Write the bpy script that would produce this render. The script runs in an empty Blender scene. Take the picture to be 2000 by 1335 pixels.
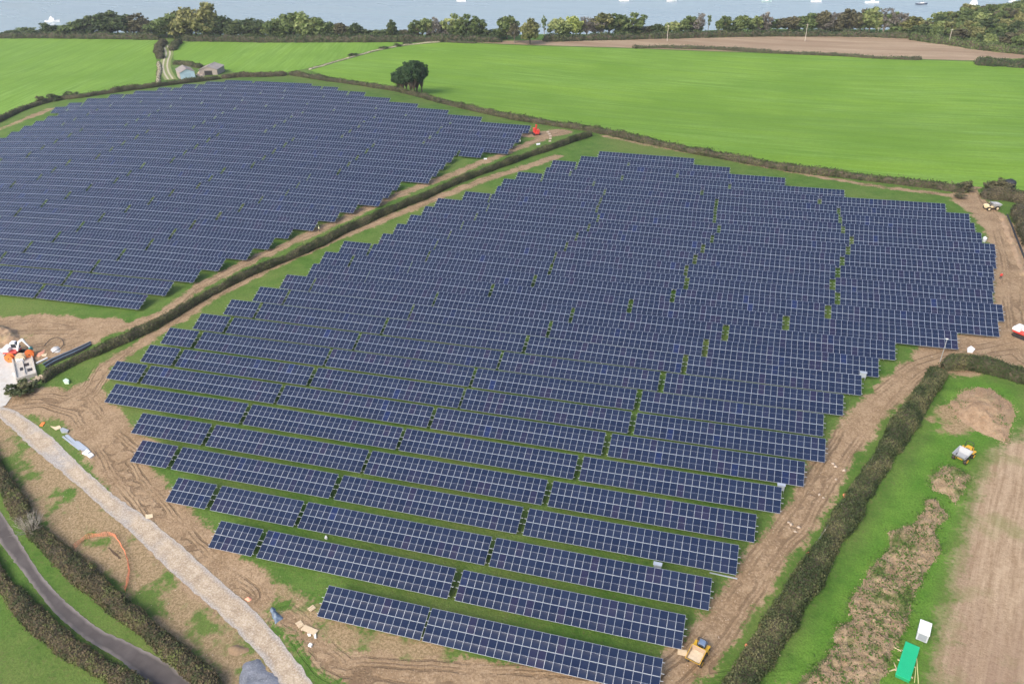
import bpy, bmesh, math, random
import numpy as np
from mathutils import Matrix, Vector
from mathutils.geometry import delaunay_2d_cdt
random.seed(7); RNG = np.random.default_rng(11)
SC = bpy.context.scene
COL = SC.collection

# ------------------------------------------------------------------ camera
F_PX, CAM_AZ, CAM_PITCH, CAM_ROLL, CAM_Z = 1497.22, -0.315552, 0.535997, -0.024559, 92.636
def cam_basis():
    f = np.array([math.sin(CAM_AZ)*math.cos(CAM_PITCH), math.cos(CAM_AZ)*math.cos(CAM_PITCH), -math.sin(CAM_PITCH)])
    r = np.array([math.cos(CAM_AZ), -math.sin(CAM_AZ), 0.0]); u = np.cross(r, f)
    c, s = math.cos(CAM_ROLL), math.sin(CAM_ROLL)
    return c*r+s*u, -s*r+c*u, f
CR, CU, CF = cam_basis()
cd = bpy.data.cameras.new("camera"); cam = bpy.data.objects.new("camera", cd); COL.objects.link(cam)
cd.sensor_width = 36.0; cd.lens = F_PX/2000*36.0; cd.clip_start = 1.0; cd.clip_end = 30000.0
cam.matrix_world = Matrix(((CR[0], CU[0], -CF[0], 0), (CR[1], CU[1], -CF[1], 0), (CR[2], CU[2], -CF[2], CAM_Z), (0, 0, 0, 1)))
SC.camera = cam

# ------------------------------------------------------------------ light
SUN_ELEV, SUN_AZ = math.radians(40), math.radians(205)      # compass bearing the light comes from
world = bpy.data.worlds.new("World"); SC.world = world; world.use_nodes = True
wn = world.node_tree; wn.nodes.clear()
sky = wn.nodes.new("ShaderNodeTexSky"); sky.sky_type = 'NISHITA'; sky.sun_disc = False
sky.sun_elevation = SUN_ELEV; sky.sun_rotation = SUN_AZ; sky.air_density = 1.0; sky.dust_density = 4.5; sky.ozone_density = 1.0
bg = wn.nodes.new("ShaderNodeBackground"); bg.inputs[1].default_value = 0.15
wo = wn.nodes.new("ShaderNodeOutputWorld")
wn.links.new(sky.outputs[0], bg.inputs[0]); wn.links.new(bg.outputs[0], wo.inputs[0])
sl = bpy.data.lights.new("sun", 'SUN'); sl.energy = 1.1; sl.angle = math.radians(30); sl.color = (1.0, 0.96, 0.9)
so = bpy.data.objects.new("sun", sl); COL.objects.link(so); so.location = (0, 0, 200)
sd = Vector((math.sin(SUN_AZ)*math.cos(SUN_ELEV), math.cos(SUN_AZ)*math.cos(SUN_ELEV), math.sin(SUN_ELEV)))
so.rotation_euler = sd.to_track_quat('Z', 'Y').to_euler()
SC.view_settings.view_transform = 'Standard'; SC.view_settings.look = 'None'
SC.view_settings.gamma = 1.0; SC.view_settings.use_curve_mapping = False
SC.view_settings.exposure = 0.72

# ------------------------------------------------------------------ terrain
DEG = [(1,0),(0,1),(2,0),(1,1),(0,2),(3,0),(2,1),(1,2),(0,3)]
TC = [11.396, 11.476, 0.959, -13.018, 4.409, 4.817, 3.873, 3.378, -5.59]
SEA = -15.0
def sclamp(x, lo, hi, w=25.0):
    x = np.asarray(x, float)
    x = np.where(x > hi-w, hi-w+w*np.tanh((x-hi+w)/w), x)
    return np.where(x < lo+w, lo+w-w*np.tanh((lo+w-x)/w), x)
def sstep(x):
    x = np.clip(x, 0, 1); return x*x*(3-2*x)
def T0(u, v):
    a = sclamp(u, -345, 100)/200.0; b = sclamp(v, 35, 372)/200.0
    z = 0.0
    for c, (i, j) in zip(TC, DEG): z = z + c*a**i*b**j
    return z
def ray(px, py):
    d = CF + CR*(px-1000)/F_PX - CU*(py-667.5)/F_PX
    return d/np.linalg.norm(d)
_TS = np.concatenate([np.arange(60, 420, 1.0), np.arange(420, 1000, 2.5), np.arange(1000, 4000, 25.0)])
def hit(px, py, fn, h=0.0):
    d = ray(px, py); X = d[0]*_TS; Y = d[1]*_TS; Z = CAM_Z+d[2]*_TS
    g = Z-fn(X, Y)-h
    k = np.argmax(g < 0)
    if g[k] >= 0 or k == 0: k = len(_TS)-1
    a, b = _TS[k-1], _TS[k]
    for _ in range(30):
        m = 0.5*(a+b)
        if CAM_Z+d[2]*m-float(fn(d[0]*m, d[1]*m))-h > 0: a = m
        else: b = m
    return np.array([d[0]*a, d[1]*a])
# the land ends in a low cliff behind the belt of trees; its edge in polar form about the site origin
_cp = [(-300,72),(0,68),(150,66),(300,68),(450,72),(600,73),(700,72),(850,73),(1000,73),(1150,72),(1300,67),(1500,61),(1700,62),(1780,66),(1850,60),(1950,60),(2100,62)]
_ext = [0]*13+[0,25,60,100]
_pol = []
for (x, y), e in zip(_cp, _ext):
    p = hit(x, y, T0); _pol.append((math.atan2(p[0], p[1]), math.hypot(*p)+e))
_pol.sort(); C_TH = np.array([a for a, _ in _pol]); C_R = np.array([b for _, b in _pol])
HUMP = hit(2015, 70, T0)*1.17
def T(u, v):
    u = np.asarray(u, float); v = np.asarray(v, float)
    z = T0(u, v)+2*np.exp(-(((u-HUMP[0])/95)**2+((v-HUMP[1])/75)**2))
    r = np.hypot(u, v); th = np.arctan2(u, v)
    k = sstep((r-np.interp(th, C_TH, C_R)-8)/70)
    return z*(1-k)+k*(SEA-9)
def P(px, py, h=0.0):
    p = hit(px, py, T, h); return np.array([p[0], p[1], float(T(p[0], p[1]))])
def PL(pts, h=0.0): return np.array([P(x, y, h)[:2] for x, y in pts])

# ------------------------------------------------------------------ small numeric tools
def vnoise(x, y, seed=0):
    x = np.asarray(x, float); y = np.asarray(y, float)
    xi = np.floor(x).astype(np.int64); yi = np.floor(y).astype(np.int64); fx = x-xi; fy = y-yi
    fx = fx*fx*(3-2*fx); fy = fy*fy*(3-2*fy)
    def h(a, b):
        n = (a*374761393+b*668265263+seed*974634777) & 0x7fffffff
        n = ((n ^ (n >> 13))*1274126177) & 0x7fffffff
        return ((n ^ (n >> 16)) & 0xffff)/65535.0
    return (h(xi,yi)*(1-fx)+h(xi+1,yi)*fx)*(1-fy)+(h(xi,yi+1)*(1-fx)+h(xi+1,yi+1)*fx)*fy
def fbm(x, y, seed=0, o=4):
    s = 0; a = 0.5
    for k in range(o): s = s+a*vnoise(x*2**k, y*2**k, seed+k); a *= .5
    return s
def resample(pts, step):
    pts = np.asarray(pts, float); d = np.r_[0, np.cumsum(np.hypot(*np.diff(pts[:, :2], axis=0).T))]
    n = max(2, int(d[-1]/step)+1); t = np.linspace(0, d[-1], n)
    out = np.stack([np.interp(t, d, pts[:, k]) for k in range(pts.shape[1])], 1)
    if n > 6:
        for _ in range(2): out[1:-1] = (out[:-2]+2*out[1:-1]+out[2:])/4
    return out
def seg_dist(X, Y, pl):
    best = np.full(X.shape, 1e9)
    for (ax, ay), (bx, by) in zip(pl[:-1], pl[1:]):
        dx, dy = bx-ax, by-ay; L = dx*dx+dy*dy+1e-9
        t = np.clip(((X-ax)*dx+(Y-ay)*dy)/L, 0, 1)
        best = np.minimum(best, np.hypot(X-ax-t*dx, Y-ay-t*dy))
    return best
def poly_sd(X, Y, pl):
    ins = np.zeros(X.shape, bool); n = len(pl)
    for i in range(n):
        (ax, ay), (bx, by) = pl[i], pl[(i+1) % n]
        c = ((ay > Y) != (by > Y)); ins ^= c & (X < (bx-ax)*(Y-ay)/((by-ay) if by != ay else 1e-9)+ax)
    d = seg_dist(X, Y, np.vstack([pl, pl[:1]]))
    return np.where(ins, d, -d)

# ------------------------------------------------------------------ objects and meshes
def tag(o, label=None, cat=None, group=None, kind=None):
    if label: o["label"] = label
    if cat: o["category"] = cat
    if group: o["group"] = group
    if kind: o["kind"] = kind
    return o
def link(o, parent=None):
    COL.objects.link(o)
    if parent is not None: o.parent = parent
    return o
def empty(name, loc=(0,0,0), rz=0.0):
    o = bpy.data.objects.new(name, None); o.empty_display_size = .5
    o.location = loc; o.rotation_euler = (0, 0, rz); return link(o)
def np_mesh(name, V, Fq, mats=(), mi=None, smooth=False, tint=None):
    """V (n,3), Fq (m,k) with constant k"""
    V = np.asarray(V, np.float32); Fq = np.asarray(Fq, np.int32); m, k = Fq.shape
    me = bpy.data.meshes.new(name)
    me.vertices.add(len(V)); me.vertices.foreach_set("co", V.ravel())
    me.loops.add(m*k); me.loops.foreach_set("vertex_index", Fq.ravel())
    me.polygons.add(m); me.polygons.foreach_set("loop_start", np.arange(0, m*k, k, dtype=np.int32))
    if mi is not None: me.polygons.foreach_set("material_index", np.asarray(mi, np.int32))
    if smooth: me.polygons.foreach_set("use_smooth", np.ones(m, bool))
    if tint is not None:
        a = me.attributes.new("tint", 'FLOAT', 'FACE'); a.data.foreach_set("value", np.asarray(tint, np.float32))
    for x in mats: me.materials.append(x)
    me.update(calc_edges=True); return me
def mobj(name, me, parent=None, loc=None, rot=None):
    o = bpy.data.objects.new(name, me)
    if loc is not None: o.location = loc
    if rot is not None: o.rotation_euler = rot
    return link(o, parent)
class MB:
    def __init__(s): s.v = []; s.f = []; s.m = []
    def add(s, V, Fs, m=0):
        b = len(s.v); s.v += [tuple(map(float, p)) for p in V]
        for f in Fs: s.f.append([b+i for i in f]); s.m.append(m)
        return s
    def box(s, x0, x1, y0, y1, z0, z1, m=0, M=None, taper=0.0):
        t = taper; V = [(x0,y0,z0),(x1,y0,z0),(x1,y1,z0),(x0,y1,z0),(x0+t,y0+t,z1),(x1-t,y0+t,z1),(x1-t,y1-t,z1),(x0+t,y1-t,z1)]
        if M is not None: V = [M @ Vector(p) for p in V]
        return s.add(V, [(0,3,2,1),(4,5,6,7),(0,1,5,4),(1,2,6,5),(2,3,7,6),(3,0,4,7)], m)
    def tube(s, pts, rad, n=8, m=0, cap=True):
        pts = [Vector(p) for p in pts]
        if not hasattr(rad, '__len__'): rad = [rad]*len(pts)
        rings = []; b = len(s.v); up0 = None
        for i, p in enumerate(pts):
            d = (pts[min(i+1, len(pts)-1)]-pts[max(i-1, 0)]).normalized()
            a = up0 if up0 is not None else (Vector((0,0,1)) if abs(d.z) < .9 else Vector((1,0,0)))
            x = d.cross(a)
            if x.length < 1e-4: x = d.cross(Vector((0,1,0)))
            x.normalize(); y = x.cross(d).normalized(); up0 = y
            for k in range(n):
                t = 2*math.pi*k/n; q = p+(x*math.cos(t)+y*math.sin(t))*rad[i]; s.v.append(tuple(q))
        for i in range(len(pts)-1):
            for k in range(n):
                s.f.append([b+i*n+k, b+i*n+(k+1) % n, b+(i+1)*n+(k+1) % n, b+(i+1)*n+k]); s.m.append(m)
        if cap:
            s.f.append([b+k for k in range(n)]); s.m.append(m)
            e = b+(len(pts)-1)*n; s.f.append([e+k for k in reversed(range(n))]); s.m.append(m)
        return s
    def prism(s, prof, y0, y1, m=0, M=None):
        """profile in xz extruded along y"""
        n = len(prof); V = [(x, y0, z) for x, z in prof]+[(x, y1, z) for x, z in prof]
        if M is not None: V = [M @ Vector(p) for p in V]
        return s.add(V, [list(range(n)), list(range(2*n-1, n-1, -1))]+[[(i+1) % n, i, n+i, n+(i+1) % n] for i in range(n)], m)
    def build(s, name, mats, parent=None, loc=None, rot=None, bevel=0.0, smooth=False, kind=None):
        me = bpy.data.meshes.new(name); me.from_pydata(s.v, [], s.f)
        if not isinstance(mats, (list, tuple)): mats = [mats]
        for x in mats: me.materials.append(x)
        for p, i in zip(me.polygons, s.m): p.material_index = i
        bm = bmesh.new(); bm.from_mesh(me); bmesh.ops.recalc_face_normals(bm, faces=bm.faces)
        if bevel:
            es = [e for e in bm.edges if len(e.link_faces) == 2 and e.calc_face_angle(0) > .5]
            bmesh.ops.bevel(bm, geom=es, offset=bevel, segments=1, affect='EDGES', clamp_overlap=True)
        bm.to_mesh(me); bm.free()
        if smooth:
            for p in me.polygons: p.use_smooth = True
        me.update(); o = mobj(name, me, parent, loc, rot)
        if kind: o["kind"] = kind
        return o
def copy_tree(o, parent=None):
    c = o.copy(); COL.objects.link(c); c.parent = parent
    for ch in o.children: copy_tree(ch, c)
    return c
ORD = ['', 'first','second','third','fourth','fifth','sixth','seventh','eighth','ninth','tenth','eleventh','twelfth','thirteenth','fourteenth','fifteenth','sixteenth','seventeenth','eighteenth','nineteenth','twentieth']
ORD += ['twenty-'+w for w in ORD[1:10]]+['thirtieth','thirty-first']

# ------------------------------------------------------------------ materials
def mat(name):
    m = bpy.data.materials.new(name); m.use_nodes = True
    nt = m.node_tree; b = nt.nodes["Principled BSDF"]; return m, nt, b
class NG:
    """tiny node helper"""
    def __init__(s, nt): s.nt = nt; s.tc = None
    def n(s, t, **k):
        x = s.nt.nodes.new(t)
        for a, v in k.items(): setattr(x, a, v)
        return x
    def l(s, a, b): s.nt.links.new(a, b)
    def pos(s, scale=(1,1,1), rot=0.0):
        if s.tc is None: s.tc = s.n("ShaderNodeTexCoord")
        src = s.tc.outputs['Object']
        if rot:
            m0 = s.n("ShaderNodeMapping"); m0.inputs['Rotation'].default_value = (0,0,rot); s.l(src, m0.inputs[0]); src = m0.outputs[0]
        mp = s.n("ShaderNodeMapping"); mp.inputs['Scale'].default_value = scale
        s.l(src, mp.inputs[0]); return mp.outputs[0]
    def noise(s, scale, detail=4, vec=None, rough=.55, dist=0.0):
        x = s.n("ShaderNodeTexNoise"); x.inputs['Scale'].default_value = scale; x.inputs['Detail'].default_value = detail
        x.inputs['Roughness'].default_value = rough; x.inputs['Distortion'].default_value = dist
        s.l(vec if vec is not None else s.pos(), x.inputs['Vector']); return x.outputs[0]
    def math(s, op, a, b=None, c=None):
        x = s.n("ShaderNodeMath", operation=op)
        for i, q in enumerate((a, b, c)):
            if q is None: continue
            if isinstance(q, (int, float)): x.inputs[i].default_value = q
            else: s.l(q, x.inputs[i])
        return x.outputs[0]
    def rng(s, v, a, b, c=0.0, d=1.0):
        x = s.n("ShaderNodeMapRange"); x.clamp = True
        for i, q in enumerate((v, a, b, c, d)):
            if isinstance(q, (int, float)): x.inputs[i].default_value = q
            else: s.l(q, x.inputs[i])
        return x.outputs[0]
    def mix(s, f, a, b, mode='MIX'):
        x = s.n("ShaderNodeMix", data_type='RGBA', blend_type=mode)
        for q, i in ((f, 0), (a, 6), (b, 7)):
            if isinstance(q, (int, float)): x.inputs[i].default_value = q
            elif isinstance(q, tuple): x.inputs[i].default_value = (*q, 1)
            else: s.l(q, x.inputs[i])
        return x.outputs[2]
    def attr(s, name):
        x = s.n("ShaderNodeAttribute"); x.attribute_name = name; return x.outputs['Fac']
    def bump(s, h, strength, dist, bsdf):
        x = s.n("ShaderNodeBump"); x.inputs['Strength'].default_value = strength; x.inputs['Distance'].default_value = dist
        s.l(h, x.inputs['Height']); s.l(x.outputs[0], bsdf.inputs['Normal'])
def simple(name, col, rough=.6, metal=0.0, var=.12, scale=3.0, dirt=None, spec=None):
    m, nt, b = mat(name); g = NG(nt)
    n = g.noise(scale, 5)
    lo = tuple(c*(1-var) for c in col); hi = tuple(min(1, c*(1+var)) for c in col)
    c = g.mix(n, lo, hi)
    if dirt:
        d = g.rng(g.noise(scale*.6, 6, rough=.7), .5, .72); c = g.mix(g.math('MULTIPLY', d, .6), c, dirt)
    g.l(c, b.inputs['Base Color']); b.inputs['Roughness'].default_value = rough; b.inputs['Metallic'].default_value = metal
    if spec is not None: b.inputs['Specular IOR Level'].default_value = spec
    return m
def leafmat(name, c0, c1, c2):
    m, nt, b = mat(name); g = NG(nt)
    t = g.attr("tint"); oi = g.n("ShaderNodeObjectInfo")
    cr = g.n("ShaderNodeValToRGB"); e = cr.color_ramp.elements
    e[0].color = (*c0, 1); e[1].color = (*c2, 1); k = e.new(.5); k.color = (*c1, 1)
    f = g.math('ADD', g.math('MULTIPLY', t, .85), g.math('MULTIPLY', oi.outputs['Random'], .15))
    g.l(f, cr.inputs[0]); g.l(cr.outputs[0], b.inputs['Base Color']); b.inputs['Roughness'].default_value = .65
    b.inputs['Specular IOR Level'].default_value = .25
    tr = g.n("ShaderNodeBsdfTranslucent"); g.l(cr.outputs[0], tr.inputs[0]); ms = g.n("ShaderNodeMixShader"); ms.inputs[0].default_value = .25
    out = [x for x in nt.nodes if x.type == 'OUTPUT_MATERIAL'][0]
    g.l(b.outputs[0], ms.inputs[1]); g.l(tr.outputs[0], ms.inputs[2]); g.l(ms.outputs[0], out.inputs[0])
    return m
# paints, metals and so on
M_ALU = simple("frame_aluminium", (.46,.51,.58), .45, 0.2, .06, 2)
M_STEEL = simple("galvanised_steel", (.52,.55,.57), .4, 0.5, .15, 4)
M_YEL = simple("yellow_paint", (.72,.42,.02), .4, 0, .1, 2, dirt=(.35,.27,.18))
M_CREAM = simple("cream_paint", (.78,.66,.42), .45, 0, .1, 2, dirt=(.45,.36,.25))
M_RED = simple("red_paint", (.62,.05,.04), .4, 0, .12, 2, dirt=(.3,.15,.1))
M_WHITE = simple("white_paint", (.82,.83,.83), .4, 0, .05, 2, dirt=(.55,.52,.47))
M_CLEANW = simple("clean_white", (.85,.86,.87), .45, 0, .03, 1)
M_BLK = simple("rubber", (.022,.021,.02), .8, 0, .3, 5, dirt=(.16,.12,.08))
M_DARK = simple("dark_metal", (.035,.035,.04), .5, 0.2, .3, 4)
M_GREY = simple("grey_paint", (.28,.31,.36), .5, 0, .15, 3)
M_BLUEG = simple("blue_grey_hood", (.17,.24,.36), .45, 0, .15, 3)
M_CONC = simple("concrete", (.52,.49,.44), .85, 0, .2, 1.5, dirt=(.38,.33,.27))
M_CONCL = simple("worn_grey_skip", (.38,.40,.42), .6, 0, .18, 3, dirt=(.40,.33,.26))
M_WOOD = simple("pale_timber", (.66,.53,.36), .8, 0, .2, 6)
M_POLE = simple("weathered_pole", (.50,.46,.40), .85, 0, .2, 3)
M_BARK = simple("bark", (.11,.085,.06), .9, 0, .35, 2)
M_BARKL = simple("pale_bark", (.27,.24,.20), .9, 0, .3, 2)
M_ORANGE = simple("orange_plastic", (.85,.22,.05), .55, 0, .15, 3)
M_ORANGEN = simple("orange_mesh", (.80,.26,.13), .7, 0, .2, 3)
M_SALMON = simple("faded_orange_sheet", (.82,.36,.23), .7, 0, .15, 2)
M_TEAL = simple("teal_paint", (.05,.28,.26), .5, 0, .2, 3)
M_GREEN = simple("green_steel", (.02,.50,.24), .45, 0, .1, 1)
M_GREEND = simple("green_steel_side", (.015,.30,.13), .5, 0, .1, 1)
M_TARP = simple("blue_grey_plastic_sheet", (.13,.18,.25), .35, 0, .5, 4)
M_BLACKPIPE = simple("black_ducting", (.022,.025,.032), .65, 0, .3, 2)
M_STONE = simple("field_stone", (.42,.34,.25), .9, 0, .35, 4)
M_ROCK = simple("pale_rock", (.50,.41,.32), .9, 0, .2, 6)
M_ROOF = simple("fibre_cement_roof", (.33,.30,.29), .85, 0, .2, 1.2, dirt=(.22,.20,.18))
M_BLUEWALL = simple("pale_blue_sheeting", (.50,.66,.78), .55, 0, .06, .8)
M_BARNW = simple("barn_block_wall", (.34,.30,.27), .9, 0, .25, 1.0)
M_SAIL = simple("sailcloth", (.88,.88,.86), .7, 0, .04, 1)
M_NAVY = simple("navy_hull", (.03,.05,.10), .35, 0, .1, 1)
M_GLASSD = simple("dark_glazing", (.03,.04,.05), .12, 0, .1, 1)
M_SOIL_SHADE = simple("dug_soil_and_hole_shade", (.10,.065,.04), .95, 0, .4, 3)  # dark soil tone; also paints the trench's shaded depth on a flat patch
M_SKIN = simple("skin", (.55,.35,.26), .6, 0, .05, 4)
M_REDC = simple("red_jacket", (.62,.05,.04), .8, 0, .1, 4)
M_HIVIS = simple("pale_yellow_jacket", (.85,.86,.45), .8, 0, .05, 4)
M_TROU = simple("dark_trousers", (.06,.05,.045), .85, 0, .2, 4)
M_RUST = simple("brown_soil_load", (.36,.26,.17), .95, 0, .3, 6)
L_DARK = leafmat("foliage_dark", (0.043,0.072,0.030), (0.077,0.115,0.043), (0.144,0.179,0.067))
L_MID = leafmat("foliage_mid", (0.067,0.101,0.035), (0.133,0.187,0.061), (0.229,0.277,0.101))
L_OLIVE = leafmat("foliage_olive", (0.109,0.120,0.048), (0.205,0.216,0.077), (0.336,0.325,0.133))
L_LIGHT = leafmat("foliage_light", (0.120,0.168,0.061), (0.240,0.301,0.109), (0.408,0.432,0.179))
L_BROWN = leafmat("foliage_brown", (.060,.060,.032), (.120,.115,.062), (.185,.175,.095))
L_YELG = leafmat("foliage_yellow_green", (0.168,0.216,0.048), (0.360,0.432,0.120), (0.600,0.624,0.240))
L_BARE = leafmat("twigs_grey_brown", (.13,.12,.10), (.22,.205,.175), (.33,.31,.27))
L_HEDGE = leafmat("hedge_leaves", (.048,.066,.026), (.100,.122,.048), (.190,.178,.092))
L_HEDGEB = leafmat("hedge_leaves_browned", (.058,.064,.034), (.115,.112,.060), (.200,.170,.105))
L_HEDGEM = leafmat("hedge_leaves_mixed", (.055,.092,.030), (.165,.125,.078), (.165,.205,.065))
L_HEDGEG = leafmat("hedge_leaves_green", (.046,.068,.026), (.098,.122,.048), (.190,.180,.090))

L_PINE = leafmat("foliage_pine", (.022,.052,.020), (.045,.095,.036), (.080,.145,.055))
def glassmat():
    m, nt, b = mat("solar_cells"); g = NG(nt)
    oi = g.n("ShaderNodeObjectInfo")
    r = g.math('FRACT', g.math('ADD', g.attr("tint"), oi.outputs['Random']))
    big = g.noise(.02, 2)
    c = g.mix(r, (.010,.019,.050), (.016,.027,.063))
    c = g.mix(g.math('MULTIPLY', g.rng(r, .86, .97), .6), c, (.024,.021,.056)); c = g.mix(g.rng(r, .0, .02, .6, 0), c, (.016,.034,.13))
    uv = g.n("ShaderNodeUVMap"); sx = g.n("ShaderNodeSeparateXYZ"); g.l(uv.outputs[0], sx.inputs[0])
    fx = g.math('FRACT', g.math('MULTIPLY', sx.outputs[0], 6)); fy = g.math('FRACT', g.math('MULTIPLY', sx.outputs[1], 24))
    ln = g.math('MAXIMUM', g.math('LESS_THAN', fx, .06), g.math('LESS_THAN', fy, .045))
    c = g.mix(g.math('MULTIPLY', ln, .10), c, (.12,.15,.24))
    g.l(c, b.inputs['Base Color']); b.inputs['Roughness'].default_value = .13; b.inputs['IOR'].default_value = 1.45; b.inputs['Specular IOR Level'].default_value = .2
    return m
M_CELL = glassmat()

# ================================================================== SETTING
def grid_axis(a, b, c, d, fine, coarse):
    x = np.concatenate([np.arange(a, b, coarse), np.arange(b, c, fine), np.arange(c, d+coarse, coarse)]); return np.unique(np.round(x, 4))
# bare-soil tracks: picture polylines turned into ground positions, half width in metres
DIRT = [
 ([(1290,1345),(1370,1270),(1440,1170),(1500,1085),(1560,1010),(1612,925),(1660,850),(1720,785),(1790,720),(1850,700)], 3.5),
 ([(1850,700),(1920,685),(1990,672),(2060,665)], 7.0),
 ([(2010,700),(1990,640),(1980,560),(1975,500),(1960,450),(1925,415),(1885,385)], 5.0),
 ([(1885,385),(1780,372),(1690,360),(1600,345),(1500,327),(1400,306),(1300,290),(1230,276),(1180,266)], 1.9),
 ([(1920,410),(1905,385),(1898,372),(1905,360)], 2.2),
 ([(120,790),(175,765),(205,715),(280,668),(360,615),(450,560),(520,525),(600,490),(680,455),(760,425),(850,388),(950,350),(1040,322),(1090,305)], 2.6),
 ([(-60,650),(60,640),(180,640),(260,635),(320,612),(390,560),(470,518),(560,478),(640,442),(720,405),(800,372),(880,342),(960,310),(1010,290),(1060,270),(1110,257)], 2.6),
 ([(1035,262),(1060,264),(1090,258)], 5.5),
 ([(1040,240),(960,222),(880,206),(830,198)], 1.6),
 ([(-40,700),(20,690),(90,680),(150,660)], 7.0),
 ([(-40,640),(60,632),(150,640),(210,640)], 5.0),
 ([(10,790),(90,780),(160,800),(205,860),(250,930),(310,1005),(370,1070),(430,1130),(480,1165)], 5.0),
 ([(150,775),(190,830),(250,890)], 5.5),
 ([(560,1205),(600,1240),(640,1290),(700,1335)], 2.2),
 ([(700,1310),(800,1320),(900,1322),(1050,1330),(1250,1345)], 3.4),
 ([(-20,262),(40,238),(75,222),(95,212)], 4.0),
 ([(2000,470),(1992,520),(1985,580)], 4.0),
 ([(1560,1335),(1400,1340)], 0.1),
]
PATCHY = [
 ([(-10,830),(60,920),(120,985),(200,1055),(280,1120),(350,1185),(430,1260),(490,1320)], 5.0),
 ([(440,1120),(520,1160),(570,1185)], 3.0),
 ([(590,1210),(650,1250),(760,1270),(850,1290)], 3.0),
 ([(420,1075),(330,1000)], 2.5),
 ([(1850,800),(1880,840),(1830,830)], 2.0),
]
DIRT_W = [(PL(p), w) for p, w in DIRT]; PATCH_W = [(PL(p), w) for p, w in PATCHY]
STUB_W = PL([(1800,1360),(1822,1290),(1832,1220),(1845,1150),(1862,1080),(1885,1000),(1905,935),(1915,890),(1960,858),(2000,830),(2120,760),(2300,900),(2300,1360)])
LUSH_W = PL([(1480,1360),(1560,1260),(1640,1120),(1720,1000),(1800,880),(1855,745),(1900,735),(1990,760),(2000,830),(1905,900),(1870,1040),(1835,1180),(1810,1300),(1800,1360)])
gx = grid_axis(-720, -240, 125, 720, 1.6, 8.0); gy = grid_axis(-160, 40, 300, 900, 1.6, 8.0)
GX, GY = np.meshgrid(gx, gy); GZ = T(GX, GY)
def track_fields(tr, X, Y):
    s = np.full(X.shape, -60.0); lat = np.full(X.shape, 30.0)
    for pl, w in tr:
        d = seg_dist(X, Y, pl); s = np.maximum(s, w-d); lat = np.minimum(lat, d)
    return s, lat
S_D, S_L = track_fields(DIRT_W, GX, GY); S_P, _ = track_fields(PATCH_W, GX, GY)
S_S = poly_sd(GX, GY, STUB_W); S_G = poly_sd(GX, GY, LUSH_W)
SROT = -math.atan2(*(P(1985,850)-P(1900,1335))[[1,0]])
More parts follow.
